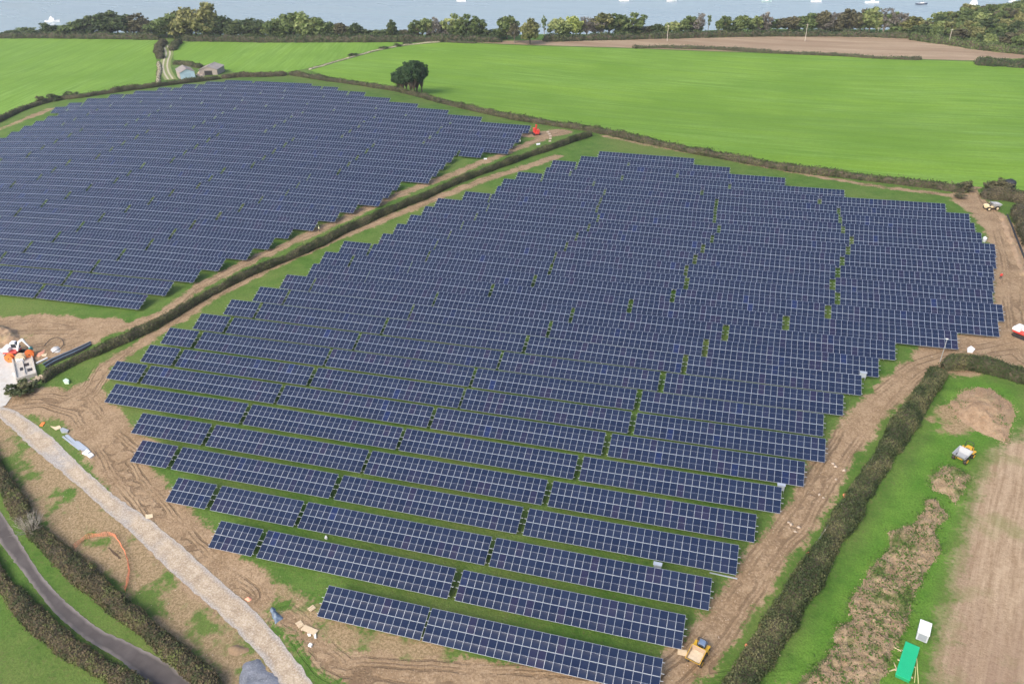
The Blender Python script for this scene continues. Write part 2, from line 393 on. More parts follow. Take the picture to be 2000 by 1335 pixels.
def groundmat():
    m, nt, b = mat("site_ground"); g = NG(nt)
    n_big = g.noise(.035, 4); n_mid = g.noise(.28, 5, rough=.6); n_fin = g.noise(1.9, 6, rough=.65); n_blade = g.noise(3.8, 5, rough=.75)
    grass = g.mix(g.rng(n_mid, .32, .68), (.070,.160,.024), (.125,.225,.042))
    grass = g.mix(g.rng(n_big, .42, .66), grass, (.155,.215,.055))
    grass = g.mix(g.math('MULTIPLY', g.rng(n_fin, .54, .68), .6), grass, (.185,.175,.075)); grass = g.mix(g.math('MULTIPLY', g.rng(n_fin, .34, .46, 1, 0), .55), grass, (.042,.105,.016))
    grass = g.mix(g.math('MULTIPLY', g.rng(n_blade, .42, .62), .6), grass, g.mix(.62, grass, (.02,.04,.008)))
    lush = g.mix(g.rng(n_mid, .3, .7), (.085,.210,.025), (.150,.275,.045))
    lush = g.mix(g.math('MULTIPLY', g.rng(n_blade, .42, .62), .5), lush, (.035,.085,.01))
    grass = g.mix(g.rng(g.math('ADD', g.attr("lush"), g.math('MULTIPLY', g.math('SUBTRACT', n_mid, .5), 5)), -1, 1.5), grass, lush)
    n_clod = g.noise(2.6, 8, rough=.78); n_churn = g.noise(.75, 6, rough=.7, dist=1.2)
    soil = g.mix(g.rng(n_mid, .35, .65), (.275,.190,.112), (.395,.285,.178))
    soil = g.mix(g.math('MULTIPLY', g.rng(n_churn, .50, .60), .55), soil, (.215,.145,.086))
    soil = g.mix(g.math('MULTIPLY', g.rng(n_clod, .53, .60), .6), soil, (.185,.125,.075)); soil = g.mix(g.math('MULTIPLY', g.rng(n_clod, .40, .47, 1, 0), .55), soil, (.50,.385,.265))
    soil = g.mix(g.rng(g.noise(5.5, 3), .68, .74), soil, (.60,.50,.39))
    lat = g.math('ADD', g.attr("lat"), g.math('MULTIPLY', g.math('SUBTRACT', g.noise(.12, 3), .5), 1.6))
    rut = g.math('MAXIMUM', g.rng(g.math('ABSOLUTE', g.math('SUBTRACT', lat, .95)), .14, .26, 1, 0), g.rng(g.math('ABSOLUTE', g.math('SUBTRACT', lat, 2.3)), .12, .24, 1, 0))
    rut = g.math('MAXIMUM', rut, g.math('MULTIPLY', g.rng(g.math('ABSOLUTE', g.math('SUBTRACT', lat, 1.6)), .08, .16, 1, 0), .6))
    rut = g.math('MULTIPLY', rut, g.math('MULTIPLY', g.rng(g.noise(.09, 4), .40, .56), g.rng(n_fin, .36, .5)))
    soil = g.mix(g.math('MULTIPLY', rut, .7), soil, (.175,.118,.072))
    edge = g.math('ADD', g.math('MULTIPLY', g.math('SUBTRACT', n_mid, .5), 5.0), g.math('ADD', g.math('MULTIPLY', g.math('SUBTRACT', n_fin, .5), 3.4), g.math('MULTIPLY', g.math('SUBTRACT', n_clod, .5), 2.4)))
    fd = g.rng(g.math('ADD', g.attr("dirt"), edge), .3, .95)
    fp = g.math('MULTIPLY', g.rng(g.math('ADD', g.attr("patchy"), edge), -.4, .6), g.rng(g.math('ADD', g.noise(.16, 5, rough=.65), g.math('MULTIPLY', g.math('SUBTRACT', n_clod, .5), .25)), .42, .50))
    straw = g.mix(g.rng(n_clod, .42, .58), (.40,.295,.18), (.22,.165,.085))
    c = g.mix(fp, grass, straw); c = g.mix(fd, c, soil)
    vs = g.pos((.035, 1, 1), SROT); st = g.noise(1.5, 5, vs, .7); st2 = g.noise(.16, 3, g.pos((.06, 1, 1), SROT)); st3 = g.noise(1.6, 6, rough=.7)
    stub = g.mix(g.rng(g.math('ADD', g.math('MULTIPLY', st, .6), g.math('MULTIPLY', st3, .4)), .42, .60), (.31,.22,.14), (.48,.365,.25)); stub = g.mix(g.math('MULTIPLY', g.rng(st2, .48, .66), .7), stub, (.29,.20,.14))
    stub = g.mix(g.math('MULTIPLY', g.rng(g.noise(.13, 5), .56, .68), .5), stub, (.20,.22,.08))
    fs = g.rng(g.math('ADD', g.attr("stubble"), g.math('MULTIPLY', edge, 1.3)), -.6, 2.2)
    c = g.mix(fs, c, stub)
    g.l(c, b.inputs['Base Color']); b.inputs['Roughness'].default_value = .95; b.inputs['Specular IOR Level'].default_value = .15
    h = g.math('ADD', g.math('MULTIPLY', n_fin, .5), g.math('ADD', g.math('MULTIPLY', n_clod, .8), g.math('MULTIPLY', rut, -.5)))
    g.bump(h, .8, .3, b); return m
def grid_mesh(name, X, Y, Z, mats, attrs=None, mask=None, smooth=True):
    ny, nx = X.shape; idx = np.arange(nx*ny).reshape(ny, nx)
    Fq = np.stack([idx[:-1,:-1], idx[:-1,1:], idx[1:,1:], idx[1:,:-1]], -1).reshape(-1, 4)
    V = np.stack([X.ravel(), Y.ravel(), Z.ravel()], 1)
    if mask is not None:
        mk = (mask[:-1,:-1] & mask[:-1,1:] & mask[1:,1:] & mask[1:,:-1]).ravel(); Fq = Fq[mk]
        used = np.unique(Fq); mp = -np.ones(len(V), int); mp[used] = np.arange(len(used)); V = V[used]; Fq = mp[Fq]
    else: used = None
    me = np_mesh(name, V, Fq, mats, smooth=smooth)
    for k, a in (attrs or {}).items():
        q = a.ravel(); q = q if used is None else q[used]
        at = me.attributes.new(k, 'FLOAT', 'POINT'); at.data.foreach_set("value", q.astype(np.float32))
    return me
M_GROUND = groundmat()
tag(mobj("ground", grid_mesh("ground", GX, GY, GZ, [M_GROUND], dict(dirt=S_D, lat=S_L, patchy=S_P, stubble=S_S, lush=S_G))), kind="structure")

def patch(name, pl, material, off=.05, step=10.0, jitter=0.0, attr=None):
    pl = resample(np.vstack([pl, pl[:1]]), max(step*.5, 1.0))[:-1] if step > 2 else resample(np.vstack([pl, pl[:1]]), step)[:-1]
    if step < 2:
        for _ in range(8): pl = (np.roll(pl, 1, 0)+2*pl+np.roll(pl, -1, 0))/4
    if jitter: pl = pl+RNG.normal(0, jitter, pl.shape)
    n = len(pl); lo, hi = pl.min(0), pl.max(0)
    X, Y = np.meshgrid(np.arange(lo[0], hi[0], step), np.arange(lo[1], hi[1], step)); sdv = poly_sd(X, Y, pl)
    k = sdv > step*.35; pts = np.vstack([pl, np.stack([X[k], Y[k]], 1)])
    vs, es, fs, *_ = delaunay_2d_cdt([Vector(p) for p in pts], [(i, (i+1) % n) for i in range(n)], [list(range(n))], 1, 1e-4)
    V = np.array([(p.x, p.y) for p in vs]); Z = T(V[:,0], V[:,1])+off
    me = np_mesh(name, np.c_[V, Z], np.array([list(f) for f in fs if len(f) == 3]), [material], smooth=True)
    if attr:
        d = poly_sd(V[:,0], V[:,1], pl); at = me.attributes.new(attr, 'FLOAT', 'POINT'); at.data.foreach_set("value", d.astype(np.float32))
    bm = bmesh.new(); bm.from_mesh(me); bmesh.ops.recalc_face_normals(bm, faces=bm.faces)
    if sum(f.normal.z for f in bm.faces) < 0: bmesh.ops.reverse_faces(bm, faces=bm.faces)
    bm.to_mesh(me); bm.free()
    return tag(mobj(name, me), kind="structure")
def fieldmat(name, ca, cb, cc, rot, streak=.6, lines=1.0):
    m, nt, b = mat(name); g = NG(nt)
    v1 = g.pos((.05, 1.0, 1), rot); s1 = g.noise(.55, 6, v1, .7); s2 = g.noise(.085, 4, g.pos((.12, 1, 1), rot), .6); n = g.noise(.018, 5, rough=.6); f = g.noise(.9, 6, rough=.75)
    c = g.mix(g.rng(s1, .36, .64), ca, cb); c = g.mix(g.math('MULTIPLY', g.rng(s2, .40, .62), streak), c, cc)
    c = g.mix(g.math('MULTIPLY', g.rng(n, .40, .62), .55), c, ca)
    sp = g.n("ShaderNodeSeparateXYZ"); g.l(g.pos((1,1,1), rot), sp.inputs[0])
    y = g.math('ADD', sp.outputs[1], g.math('MULTIPLY', g.noise(.03, 2), 6.0)); t = g.math('FRACT', g.math('DIVIDE', y, 11.0)); dd = g.math('ABSOLUTE', g.math('SUBTRACT', t, .5))
    tl = g.math('MULTIPLY', g.rng(g.math('ABSOLUTE', g.math('SUBTRACT', dd, .08)), .018, .05, 1, 0), g.rng(s1, .3, .6))
    c = g.mix(g.math('MULTIPLY', tl, .32*lines), c, g.mix(.5, ca, (.07,.11,.02)))
    c = g.mix(g.math('MULTIPLY', g.rng(f, .46, .66), .34), c, g.mix(.55, ca, (.06,.10,.012)))
    g.l(c, b.inputs['Base Color']); b.inputs['Roughness'].default_value = .95; b.inputs['Specular IOR Level'].default_value = .12
    g.bump(f, .4, .25, b); return m
M_PAST = fieldmat("pasture_sward", (.118,.240,.024), (.225,.375,.078), (.200,.340,.034), math.radians(6))
M_PAST2 = fieldmat("pasture_sward_left", (.130,.258,.030), (.220,.370,.078), (.195,.340,.040), math.radians(70), .5)
M_PLOUGH = fieldmat("cultivated_soil", (.33,.245,.165), (.50,.385,.275), (.27,.185,.125), math.radians(8), .9, 0)
patch("pasture_field", PL([(-60,262),(0,236),(40,216),(110,195),(220,182),(303,169),(308,150),(306,125),(303,100),(312,80),(300,74),(150,72),(0,72),(-120,74)]), M_PAST2, .06, 12)
patch("pasture_field", PL([(352,81),(340,93),(338,118),(385,125),(430,131),(462,144),(565,142),(600,134),(660,117),(740,95),(805,84),(700,79),(450,79)]), M_PAST2, .06, 12)
patch("pasture_field", PL([(603,137),(640,150),(700,159),(775,171),(850,190),(1000,224),(1160,247),(1350,287),(1550,324),(1750,346),(1890,364),(2000,372),(2080,380),(2150,150),(2000,128),(1900,121),(1800,118),(1640,110),(1500,105),(1240,96),(1000,89),(870,83),(795,89),(740,99),(660,121)]), M_PAST, .06, 12)
patch("ploughed_field", PL([(880,81),(1000,87),(1240,94),(1500,103),(1640,108),(1800,116),(1900,119),(2000,114),(2090,112),(2080,104),(2000,98),(1900,89),(1800,74),(1700,69),(1500,69),(1300,73),(1150,77),(1000,80)]), M_PLOUGH, .07, 10)
# gravel track
def gravelmat():
    m, nt, b = mat("crushed_stone"); g = NG(nt)
    e = g.attr("edge"); n1 = g.noise(.5, 5); n2 = g.noise(4, 6, rough=.7); n3 = g.noise(.07, 3)
    tan = g.mix(g.rng(n1, .3, .7), (.33,.255,.175), (.45,.365,.265)); grey = g.mix(n2, (.27,.265,.265), (.43,.43,.435))
    f = g.math('MAXIMUM', g.rng(g.math('ADD', e, g.math('MULTIPLY', g.math('SUBTRACT', n1, .5), 1.4)), .1, .8, .7, 0), g.math('MULTIPLY', g.rng(n3, .55, .66), .8))
    c = g.mix(f, tan, grey); wt = g.math('MAXIMUM', g.rng(g.math('ABSOLUTE', g.math('SUBTRACT', e, 1.25)), .18, .42, 1, 0), g.rng(g.math('ABSOLUTE', g.math('SUBTRACT', e, 2.6)), .1, .3, .5, 0)); c = g.mix(g.math('MULTIPLY', wt, g.rng(n1, .35, .6, 0, .6)), c, (.52,.43,.32)); c = g.mix(g.math('MULTIPLY', g.rng(n2, .52, .60), .5), c, (.60,.55,.48)); c = g.mix(g.math('MULTIPLY', g.rng(n2, .40, .46, 1, 0), .5), c, (.20,.165,.13))
    g.l(c, b.inputs['Base Color']); b.inputs['Roughness'].default_value = .95; g.bump(n2, .5, .15, b); return m
M_GRAVEL = gravelmat()
GR = [(-12,790),(30,800),(45,811),(102,853),(150,903),(228,972),(293,1014),(358,1069),(423,1128),(489,1183),(528,1226),(570,1275),(612,1335),(650,1400),(585,1400),(547,1335),(508,1278),(472,1242),(423,1193),(368,1148),(309,1092),(254,1037),(202,994),(150,946),(98,903),(60,873),(22,835),(-12,806)]
patch("gravel_track", PL(GR), M_GRAVEL, .05, .9, .07, "edge")
patch("hardstanding", PL([(-60,690),(-5,676),(22,690),(40,720),(62,742),(40,752),(18,770),(22,792),(-12,800),(-70,800)]), simple("grey_hardcore", (.50,.49,.47), .95, 0, .2, 1.2, dirt=(.40,.33,.26)), .08, 2.0, .12)
# lane
def lanemat():
    m, nt, b = mat("worn_asphalt"); g = NG(nt)
    e = g.attr("edge"); n1 = g.noise(.35, 5); n2 = g.noise(6, 6, rough=.7)
    a = g.mix(g.rng(n1, .3, .7), (.065,.056,.055), (.110,.097,.094)); pale = g.mix(n2, (.22,.195,.18), (.30,.27,.25))
    f = g.rng(g.math('ADD', e, g.math('MULTIPLY', g.math('SUBTRACT', n1, .5), 1.0)), .0, .5, 1, 0)
    c = g.mix(g.math('MULTIPLY', f, .8), a, pale); c = g.mix(g.math('MULTIPLY', g.rng(n2, .5, .7), .3), c, (.07,.062,.06))
    g.l(c, b.inputs['Base Color']); b.inputs['Roughness'].default_value = .9; g.bump(n2, .25, .03, b); return m
LANE_R = [(-40,930),(0,997),(33,1047),(81,1125),(130,1177),(195,1229),(261,1258),(326,1291),(381,1335),(420,1375)]
LANE_L = [(370,1400),(293,1335),(228,1284),(163,1245),(108,1200),(49,1122),(0,1060),(-60,985)]
patch("asphalt_lane", PL(LANE_R+LANE_L), lanemat(), .05, .6, .05, "edge")
# farm track by the barns
M_RUT = simple("grass_track", (.20,.24,.07), .95, 0, .25, .4); M_RUTS = simple("pale_wheel_rut", (.46,.42,.30), .95, 0, .2, .6)
FT = resample(PL([(322,88),(327,97),(329,106),(324,118),(322,130),(325,142),(334,156)]), 3.0)
def ribbon(pl, w, off0=0.0):
    d = np.gradient(pl, axis=0); d /= np.linalg.norm(d, axis=1)[:,None]; nr = np.stack([-d[:,1], d[:,0]], 1)
    return np.vstack([pl+nr*(off0+w/2), (pl+nr*(off0-w/2))[::-1]])
patch("farm_track", ribbon(FT, 6.5), M_RUT, .07, 2.5)
for s in (-1.2, 1.2): patch("wheel_rut", ribbon(FT, 1.0, s), M_RUTS, .10, 1.5)
# sea
def seamat():
    m, nt, b = mat("estuary_water"); g = NG(nt)
    b.inputs['Base Color'].default_value = (.30,.38,.42,1); b.inputs['Roughness'].default_value = .22; b.inputs['IOR'].default_value = 1.33
    n = g.noise(.09, 5, g.pos((1, 2.2, 1), .3), .6); n2 = g.noise(.006, 3, g.pos((1, 3, 1), .2)); g.l(g.rng(n2, .3, .7, .16, .34), b.inputs['Roughness'])
    g.bump(n, .35, .6, b); return m
sx = np.array([-9000,-4000,-1500,-700,0,700,1500,4000,9000.]); sy = np.array([-300,300,600,900,1500,3000,6000,14000.])
SX, SY = np.meshgrid(sx, sy)
tag(mobj("sea", grid_mesh("sea", SX, SY, SX*0+SEA, [seamat()])), kind="structure")

# ================================================================== VEGETATION
def cards(C, size, nrm=None, spread=1.0, aspect=1.0):
    """leaf quads at C with random orientation"""
    n = len(C); a = RNG.normal(size=(n,3))
    if nrm is not None: a = a*spread+nrm
    a /= np.linalg.norm(a, axis=1)[:,None]+1e-9
    b = RNG.normal(size=(n,3)); x = np.cross(a, b); x /= np.linalg.norm(x, axis=1)[:,None]+1e-9; y = np.cross(a, x)
    s = (np.asarray(size)*RNG.uniform(.6, 1.3, n))[:,None]*.5
    V = np.stack([C-x*s-y*s*aspect, C+x*s*.9-y*s*aspect*.6, C+x*s*.8+y*s*aspect, C-x*s*1.1+y*s*aspect*.7], 1).reshape(-1,3)
    return V, np.arange(4*n).reshape(n,4)
M_HCORE = simple("hedge_twigs", (.085,.070,.048), .95, 0, .4, 2)
def hedge(label, px, w, h, leaf, dens, lm=None, hpix=None, name="hedge", wv=.5, world=None, coremat=None, group=None):
    pl = resample(world if world is not None else PL(px, (hpix if hpix is not None else h*.45)), .9)
    n = len(pl); d = np.gradient(pl, axis=0); d /= np.linalg.norm(d, axis=1)[:,None]+1e-9; nr = np.stack([-d[:,1], d[:,0]], 1)
    org = np.array([pl[n//2,0], pl[n//2,1], float(T(*pl[n//2]))])
    prof = np.array([(-.50,-.1),(-.54,.30),(-.50,.62),(-.36,.90),(-.12,1.0),(.12,1.0),(.36,.90),(.50,.62),(.54,.30),(.50,-.1)]); k = len(prof)
    arc = np.arange(n)*.9; seed = int(abs(pl[0,0])*7) % 997
    wm = w*(1+wv*(fbm(arc*.12, arc*0+3, seed)-.45)*2); hm = h*(1+wv*(fbm(arc*.17, arc*0+9, seed+5)-.45)*2)
    en = np.clip(np.minimum(arc, arc[-1]-arc)/1.5, .15, 1); wm = wm*en**.5; hm = hm*en**.5
    A = np.repeat(arc[:,None], k, 1); K = np.repeat(np.arange(k)[None,:], n, 0)
    bump = 1+.46*(fbm(A*.55, K*.8, seed+11)-.47)*2
    off = prof[None,:,0]*wm[:,None]*bump; zz = prof[None,:,1]*hm[:,None]*(1+.5*(bump-1))
    X = pl[:,0][:,None]+nr[:,0][:,None]*off; Y = pl[:,1][:,None]+nr[:,1][:,None]*off; Z = T(X, Y)+zz
    V = np.stack([X, Y, Z], -1); idx = np.arange(n*k).reshape(n, k)
    Fq = np.stack([idx[:-1,:-1], idx[1:,:-1], idx[1:,1:], idx[:-1,1:]], -1).reshape(-1,4)
    root = empty(name, org); tag(root, label, "hedge", group)
    cen = np.repeat(np.stack([pl[:,0], pl[:,1], T(pl[:,0], pl[:,1])+hm*.45], 1)[:,None,:], k, 1)
    core = cen+(V-cen)*.86; core[:,0,2] = V[:,0,2]; core[:,-1,2] = V[:,-1,2]
    mobj("branches", np_mesh("branches", core.reshape(-1,3)-org, Fq, [coremat or M_HCORE], smooth=True), root)
    q = V.reshape(-1,3)[Fq]; e1 = q[:,1]-q[:,0]; e2 = q[:,3]-q[:,0]; ar = np.linalg.norm(np.cross(e1, e2), axis=1); tot = ar.sum()
    N = int(tot*dens); f = RNG.choice(len(Fq), N, p=ar/tot); a = RNG.random((N,1)); b = RNG.random((N,1))
    C = q[f,0]*(1-a)*(1-b)+q[f,1]*a*(1-b)+q[f,2]*a*b+q[f,3]*(1-a)*b
    nn = np.cross(e1, e2)[f]; nn /= np.linalg.norm(nn, axis=1)[:,None]+1e-9
    cf = cen.reshape(-1,3)[Fq[f,0]]; nn = np.where(((C-cf)*nn).sum(1)[:,None] < 0, -nn, nn)
    C = C+nn*RNG.normal(.0, leaf*.7, (N,1))+RNG.normal(0, leaf*.35, (N,3))
    spr = RNG.random(N) < .12; C[:,2] += np.where(spr, RNG.exponential(.22, N)*min(1, h/1.5), 0)
    C[:,2] = np.maximum(C[:,2], T(C[:,0], C[:,1])+.03)
    Vv, Ff = cards(C-org, leaf, nn, .75)
    clump = fbm(C[:,0]*.45, C[:,1]*.45, seed+31); fine = vnoise(C[:,0]*2.3, C[:,1]*2.3, seed+4)
    tint = np.clip((clump-.47)*2.6+.42+(fine-.5)*.35+RNG.normal(0, .16, N), 0, 1)
    mobj("foliage", np_mesh("foliage", Vv, Ff, [lm or L_HEDGE], tint=tint), root)
    return root
hedge("long clipped hedge dividing the two solar arrays", [(84,742),(99,727),(150,701),(210,676),(270,649),(330,619),(389,583),(420,565),(480,535),(560,503),(620,476),(680,445),(760,410),(824,385),(900,350),(990,317),(1080,286),(1155,261)], 1.7, 1.7, .22, 38, L_HEDGE)
hedge("long hedge between the east array and the big pasture", [(565,143),(640,155),(700,163),(775,175),(800,181),(850,194),(900,207),(1000,229),(1100,244),(1160,253),(1250,272),(1350,293),(1450,312),(1550,330),(1650,341),(1750,353),(1830,363),(1889,371)], 2.2, 1.9, .34, 13, L_HEDGE)
hedge("bushy hedge beside the field gateway with a dark tank", [(1916,377),(1940,378),(1965,380),(2000,388),(2060,400)], 4.0, 2.6, .32, 16, L_HEDGEB)
hedge("hedge running down beside the open pipe trench", [(1988,402),(1996,420),(2004,450),(2015,480)], 3.0, 2.2, .3, 16, L_HEDGEB)
hedge("hedge between the west array and the left pasture", [(-60,262),(0,233),(40,213),(70,203),(110,192),(160,187),(220,178),(300,167),(380,157),(430,151)], 2.6, 2.0, .34, 12, L_HEDGE)
hedge("brambly brown hedge in front of the two barns", [(432,150),(470,147),(520,146),(560,144)], 4.2, 2.0, .36, 14, L_HEDGEB)
hedge("broad tall hedge between the dirt perimeter track and the long soil bund", [(1415,1385),(1450,1330),(1500,1250),(1560,1158),(1610,1075),(1660,995),(1700,930),(1750,850),(1800,775),(1838,720)], 3.0, 1.7, .19, 75, L_HEDGEG, wv=.5)
hedge("tall hedge beside the lamp post above the spoil heap", [(1842,712),(1880,706),(1920,711),(1960,721),(2000,733),(2060,750)], 3.0, 2.3, .22, 48, L_HEDGEG)
hedge("mixed autumnal hedge between the lane and the gravel track", [(-40,862),(0,925),(25,968),(60,1030),(110,1075),(160,1118),(210,1165),(270,1212),(330,1262),(390,1315),(425,1362)], 2.4, 1.5, .19, 70, L_HEDGEM, wv=.5)
hedge("low brown hedge on the grass side of the lane", [(-40,1075),(0,1130),(40,1178),(80,1220),(140,1268),(200,1302),(260,1335),(310,1372)], 2.3, 1.2, .19, 70, L_HEDGEM, wv=.45)
hedge("brown hedge on the bank beside the barn track", [(320,80),(310,90),(309,102),(314,112)], 4.0, 2.6, .4, 10, L_HEDGEB)
hedge("hedge curving from the barn track to the trees", [(352,80),(342,86),(336,96)], 4.0, 2.6, .4, 10, L_HEDGE)
hedge("scrubby strip behind the blue fronted barn", [(342,122),(365,124),(392,130)], 4.0, 1.8, .4, 10, L_HEDGE)
hedge("thin low hedge between the pasture and the ploughed field", [(1235,92),(1300,92),(1400,95),(1480,100),(1560,104),(1640,107),(1705,112),(1800,115)], 2.6, 1.5, .4, 8, L_DARK)
hedge("short dark hedge by the corner of the ploughed field", [(868,80),(900,82),(930,83)], 2.4, 1.4, .4, 8, L_DARK)
hedge("dense dark thicket at the end of the ploughed field", [(1905,121),(1940,122),(1975,124),(2030,126)], 9, 3.0, .5, 8, L_DARK)
M_BANK = simple("dry_bank", (.44,.39,.27), .95, 0, .25, .5)
hedge("low grassy stone bank between the barn pasture and big pasture", [(603,136),(660,119),(740,97),(790,88),(860,81)], 2.0, .7, .3, 3, L_OLIVE, coremat=M_BANK)
hedge("bare stony bank on the left of the barn track", [(309,120),(312,135),(309,150),(309,163)], 2.2, .8, .3, 3, L_BROWN, coremat=M_BANK)
hedge("dark scrub under the western shoreline trees", [(-150,70),(0,70),(100,70),(200,71),(310,73)], 5, 3.6, .55, 5, L_DARK)
hedge("dark scrub under the central shoreline trees", [(355,75),(450,76),(600,77),(700,77),(820,76),(980,77)], 5, 3.8, .55, 5, L_DARK)
hedge("dark scrub under the eastern shoreline trees", [(1060,76),(1180,73),(1300,70),(1400,68),(1500,66),(1620,66),(1700,67),(1780,70)], 5, 3.4, .55, 5, L_DARK)
hedge("dark scrub edging the wooded headland", [(1780,71),(1850,80),(1900,88),(1950,94),(2010,100),(2080,106)], 6, 4.0, .6, 5, L_MID)

# trees -------------------------------------------------------------
TREE_CACHE = {}
def tree_meshes(shape, lm, var):
    key = (shape, lm.name, var)
    if key in TREE_CACHE: return TREE_CACHE[key]
    rs = np.random.default_rng(hash((shape, var)) % 9973 if False else (sum(map(ord, shape))*31+var*17))
    P_ = dict(round=(34,60,.062,.20,(.34,.34,.36),.54), wind=(30,55,.060,.17,(.38,.32,.32),.57), tall=(26,55,.055,.18,(.24,.24,.38),.55),
              bare=(40,26,.030,.13,(.34,.32,.32),.58), bush=(22,55,.07,.22,(.42,.42,.30),.42), pine=(54,95,.036,.16,(.27,.27,.29),.65), thin=(14,30,.045,.11,(.16,.16,.26),.70))[shape]
    nb, nc, ls, br, rad, cz = P_
    skew = .28 if shape == 'wind' else (.1 if shape == 'pine' else 0.0)
    cs = []
    while len(cs) < nb:
        p = rs.uniform(-1, 1, 3)
        if np.linalg.norm(p) < 1 and (np.linalg.norm(p) > .45 or rs.random() < .25) and not (p[2] < -.6 and shape != 'bush'): cs.append(p)
    cs = np.array(cs)*np.array(rad); cs[:,2] += cz; cs[:,0] += skew*(cs[:,2]-.45)
    cs[:,2] *= 1+.12*rs.normal(size=nb)*.6
    C = []; B = []
    for i, c in enumerate(cs):
        p = rs.normal(size=(nc,3)); p /= np.linalg.norm(p, axis=1)[:,None]; p *= (rs.random((nc,1))**.45)*br*rs.uniform(.55,.95)*np.array([1,1,.75])
        C.append(c+p); B += [i]*nc
    C = np.vstack(C); B = np.array(B); C[:,2] = np.clip(C[:,2], .05, 1.02)
    nn = C-cs[B]; nn[:,2] += .03; nn /= np.linalg.norm(nn, axis=1)[:,None]+1e-9
    asp = 2.6 if shape == 'bare' else 1.15
    V, Ff = cards(C, ls, nn, .8, asp)
    cl = rs.normal(0, .2, nb)[B]
    tint = np.clip(.48+cl+RNG.normal(0, .16, len(C))+.15*(C[:,2]-.6), 0, 1)
    leaf = np_mesh("crown", V, Ff, [lm], tint=tint)
    mb = MB(); r0 = .022 if shape != 'thin' else .015
    top = np.array([skew*.2, 0, .55]); mb.tube([(0,0,-.02),(.0,.005,.2),tuple(top*.75),tuple(top)], [r0*1.5, r0, r0*.75, r0*.45], 7)
    for c in cs[:: (1 if shape in ('bare','pine') else 2)]:
        t = rs.uniform(.22, .9) if shape != 'pine' else rs.uniform(.05,.5); a = top*t; a[2] = max(a[2], .12); mid = (a+c)/2+np.array([0,0,-.02])
        mb.tube([tuple(a), tuple(mid), tuple(c)], [r0*.5, r0*.3, r0*.1], 5, cap=False)
    me = bpy.data.meshes.new("trunk"); me.from_pydata(mb.v, [], mb.f); me.materials.append(M_BARKL if shape in ('bare','thin') else M_BARK); me.update()
    TREE_CACHE[key] = (leaf, me); return leaf, me
def tree(name, label, loc, H, W, shape, lm, group=None, var=None, cat="tree"):
    l, t = tree_meshes(shape, lm, var if var is not None else random.randrange(3))
    e = empty(name, loc, random.uniform(-.5,.5) if shape in ('wind','pine') else random.uniform(0, 6.28)); tag(e, label, cat, group)
    for nm, me in (("crown", l), ("trunk", t)):
        o = mobj(nm, me, e); o.scale = (W, W, H)
    return e
LM = dict(d=(L_DARK,"dark green"), m=(L_MID,"mid green"), o=(L_OLIVE,"olive green"), l=(L_LIGHT,"pale green"), b=(L_BROWN,"brown leaved"), y=(L_YELG,"yellow green"), g=(L_BARE,"bare grey twigged"))
SHN = dict(round="dense rounded", wind="windswept", tall="upright", bare="open crowned", bush="low bushy", thin="spindly")
# x, base y, height px, crown width px, shape, leaf
BELT = [(25,70,9,34,'bush','d'),(46,70,13,36,'bush','m'),(74,70,9,20,'bush','d'),(102,71,18,30,'round','d'),(128,71,12,30,'bush','m'),(150,71,21,46,'round','m'),(184,71,30,46,'round','d'),(216,71,34,48,'round','d'),(248,72,30,44,'round','d'),(278,72,31,42,'round','b'),(310,73,25,40,'round','m'),(342,75,38,44,'round','m'),(368,76,45,52,'round','o'),(402,77,52,60,'round','o'),(432,77,36,44,'round','d'),(462,77,28,40,'round','d'),(490,77,30,46,'round','d'),(516,77,28,40,'round','d'),(545,78,34,40,'round','m'),(575,78,40,46,'round','m'),(606,78,41,46,'round','l'),(636,78,33,40,'round','m'),(668,77,25,28,'round','b'),(696,77,24,28,'round','d'),(720,77,17,34,'bush','d'),(744,76,17,30,'bush','m'),(767,76,28,26,'tall','d'),(794,76,16,34,'bush','b'),(815,76,31,32,'wind','m'),(834,76,34,28,'wind','l'),(856,76,34,24,'bare','g'),(884,76,39,38,'wind','l'),(909,77,39,38,'wind','m'),(936,77,34,32,'wind','m'),(964,77,19,36,'bush','d'),(990,77,39,38,'wind','m'),(1063,77,38,20,'thin','m'),(1090,76,34,40,'wind','l'),(1119,76,35,34,'round','y'),(1146,75,34,32,'bare','g'),(1175,73,40,46,'wind','o'),(1202,72,38,42,'wind','m'),(1231,72,37,44,'wind','m'),(1262,71,18,30,'bush','b'),(1281,71,20,24,'round','d'),(1312,71,24,30,'wind','l'),(1343,70,32,36,'wind','m'),(1361,70,34,28,'bare','g'),(1382,70,31,16,'thin','m'),(1412,69,31,30,'wind','m'),(1446,68,31,32,'wind','m'),(1474,67,29,26,'wind','l'),(1494,66,33,28,'bare','g'),(1538,65,26,44,'wind','b'),(1570,65,29,40,'round','m'),(1600,65,34,32,'wind','b'),(1624,65,32,30,'bare','g'),(1648,66,38,32,'wind','b'),(1678,66,35,30,'wind','b'),(1696,67,38,36,'round','l'),(1724,68,37,36,'bare','g'),(1748,69,34,36,'bare','g'),(1776,70,29,38,'wind','o')]
FILL = []
for A, B in zip(BELT, BELT[1:]):
    if 14 < B[0]-A[0] < 46 and not (A[0] < 130 or A[4] == 'thin' or B[4] == 'thin'): FILL.append(((A[0]+B[0])/2, (A[1]+B[1])/2-1.2, min(A[2],B[2])*random.uniform(.7,.95), (A[3]+B[3])/2*random.uniform(.8,1.05), random.choice(['round','bush','wind']), random.choice([A[5],B[5],'m','d'])))
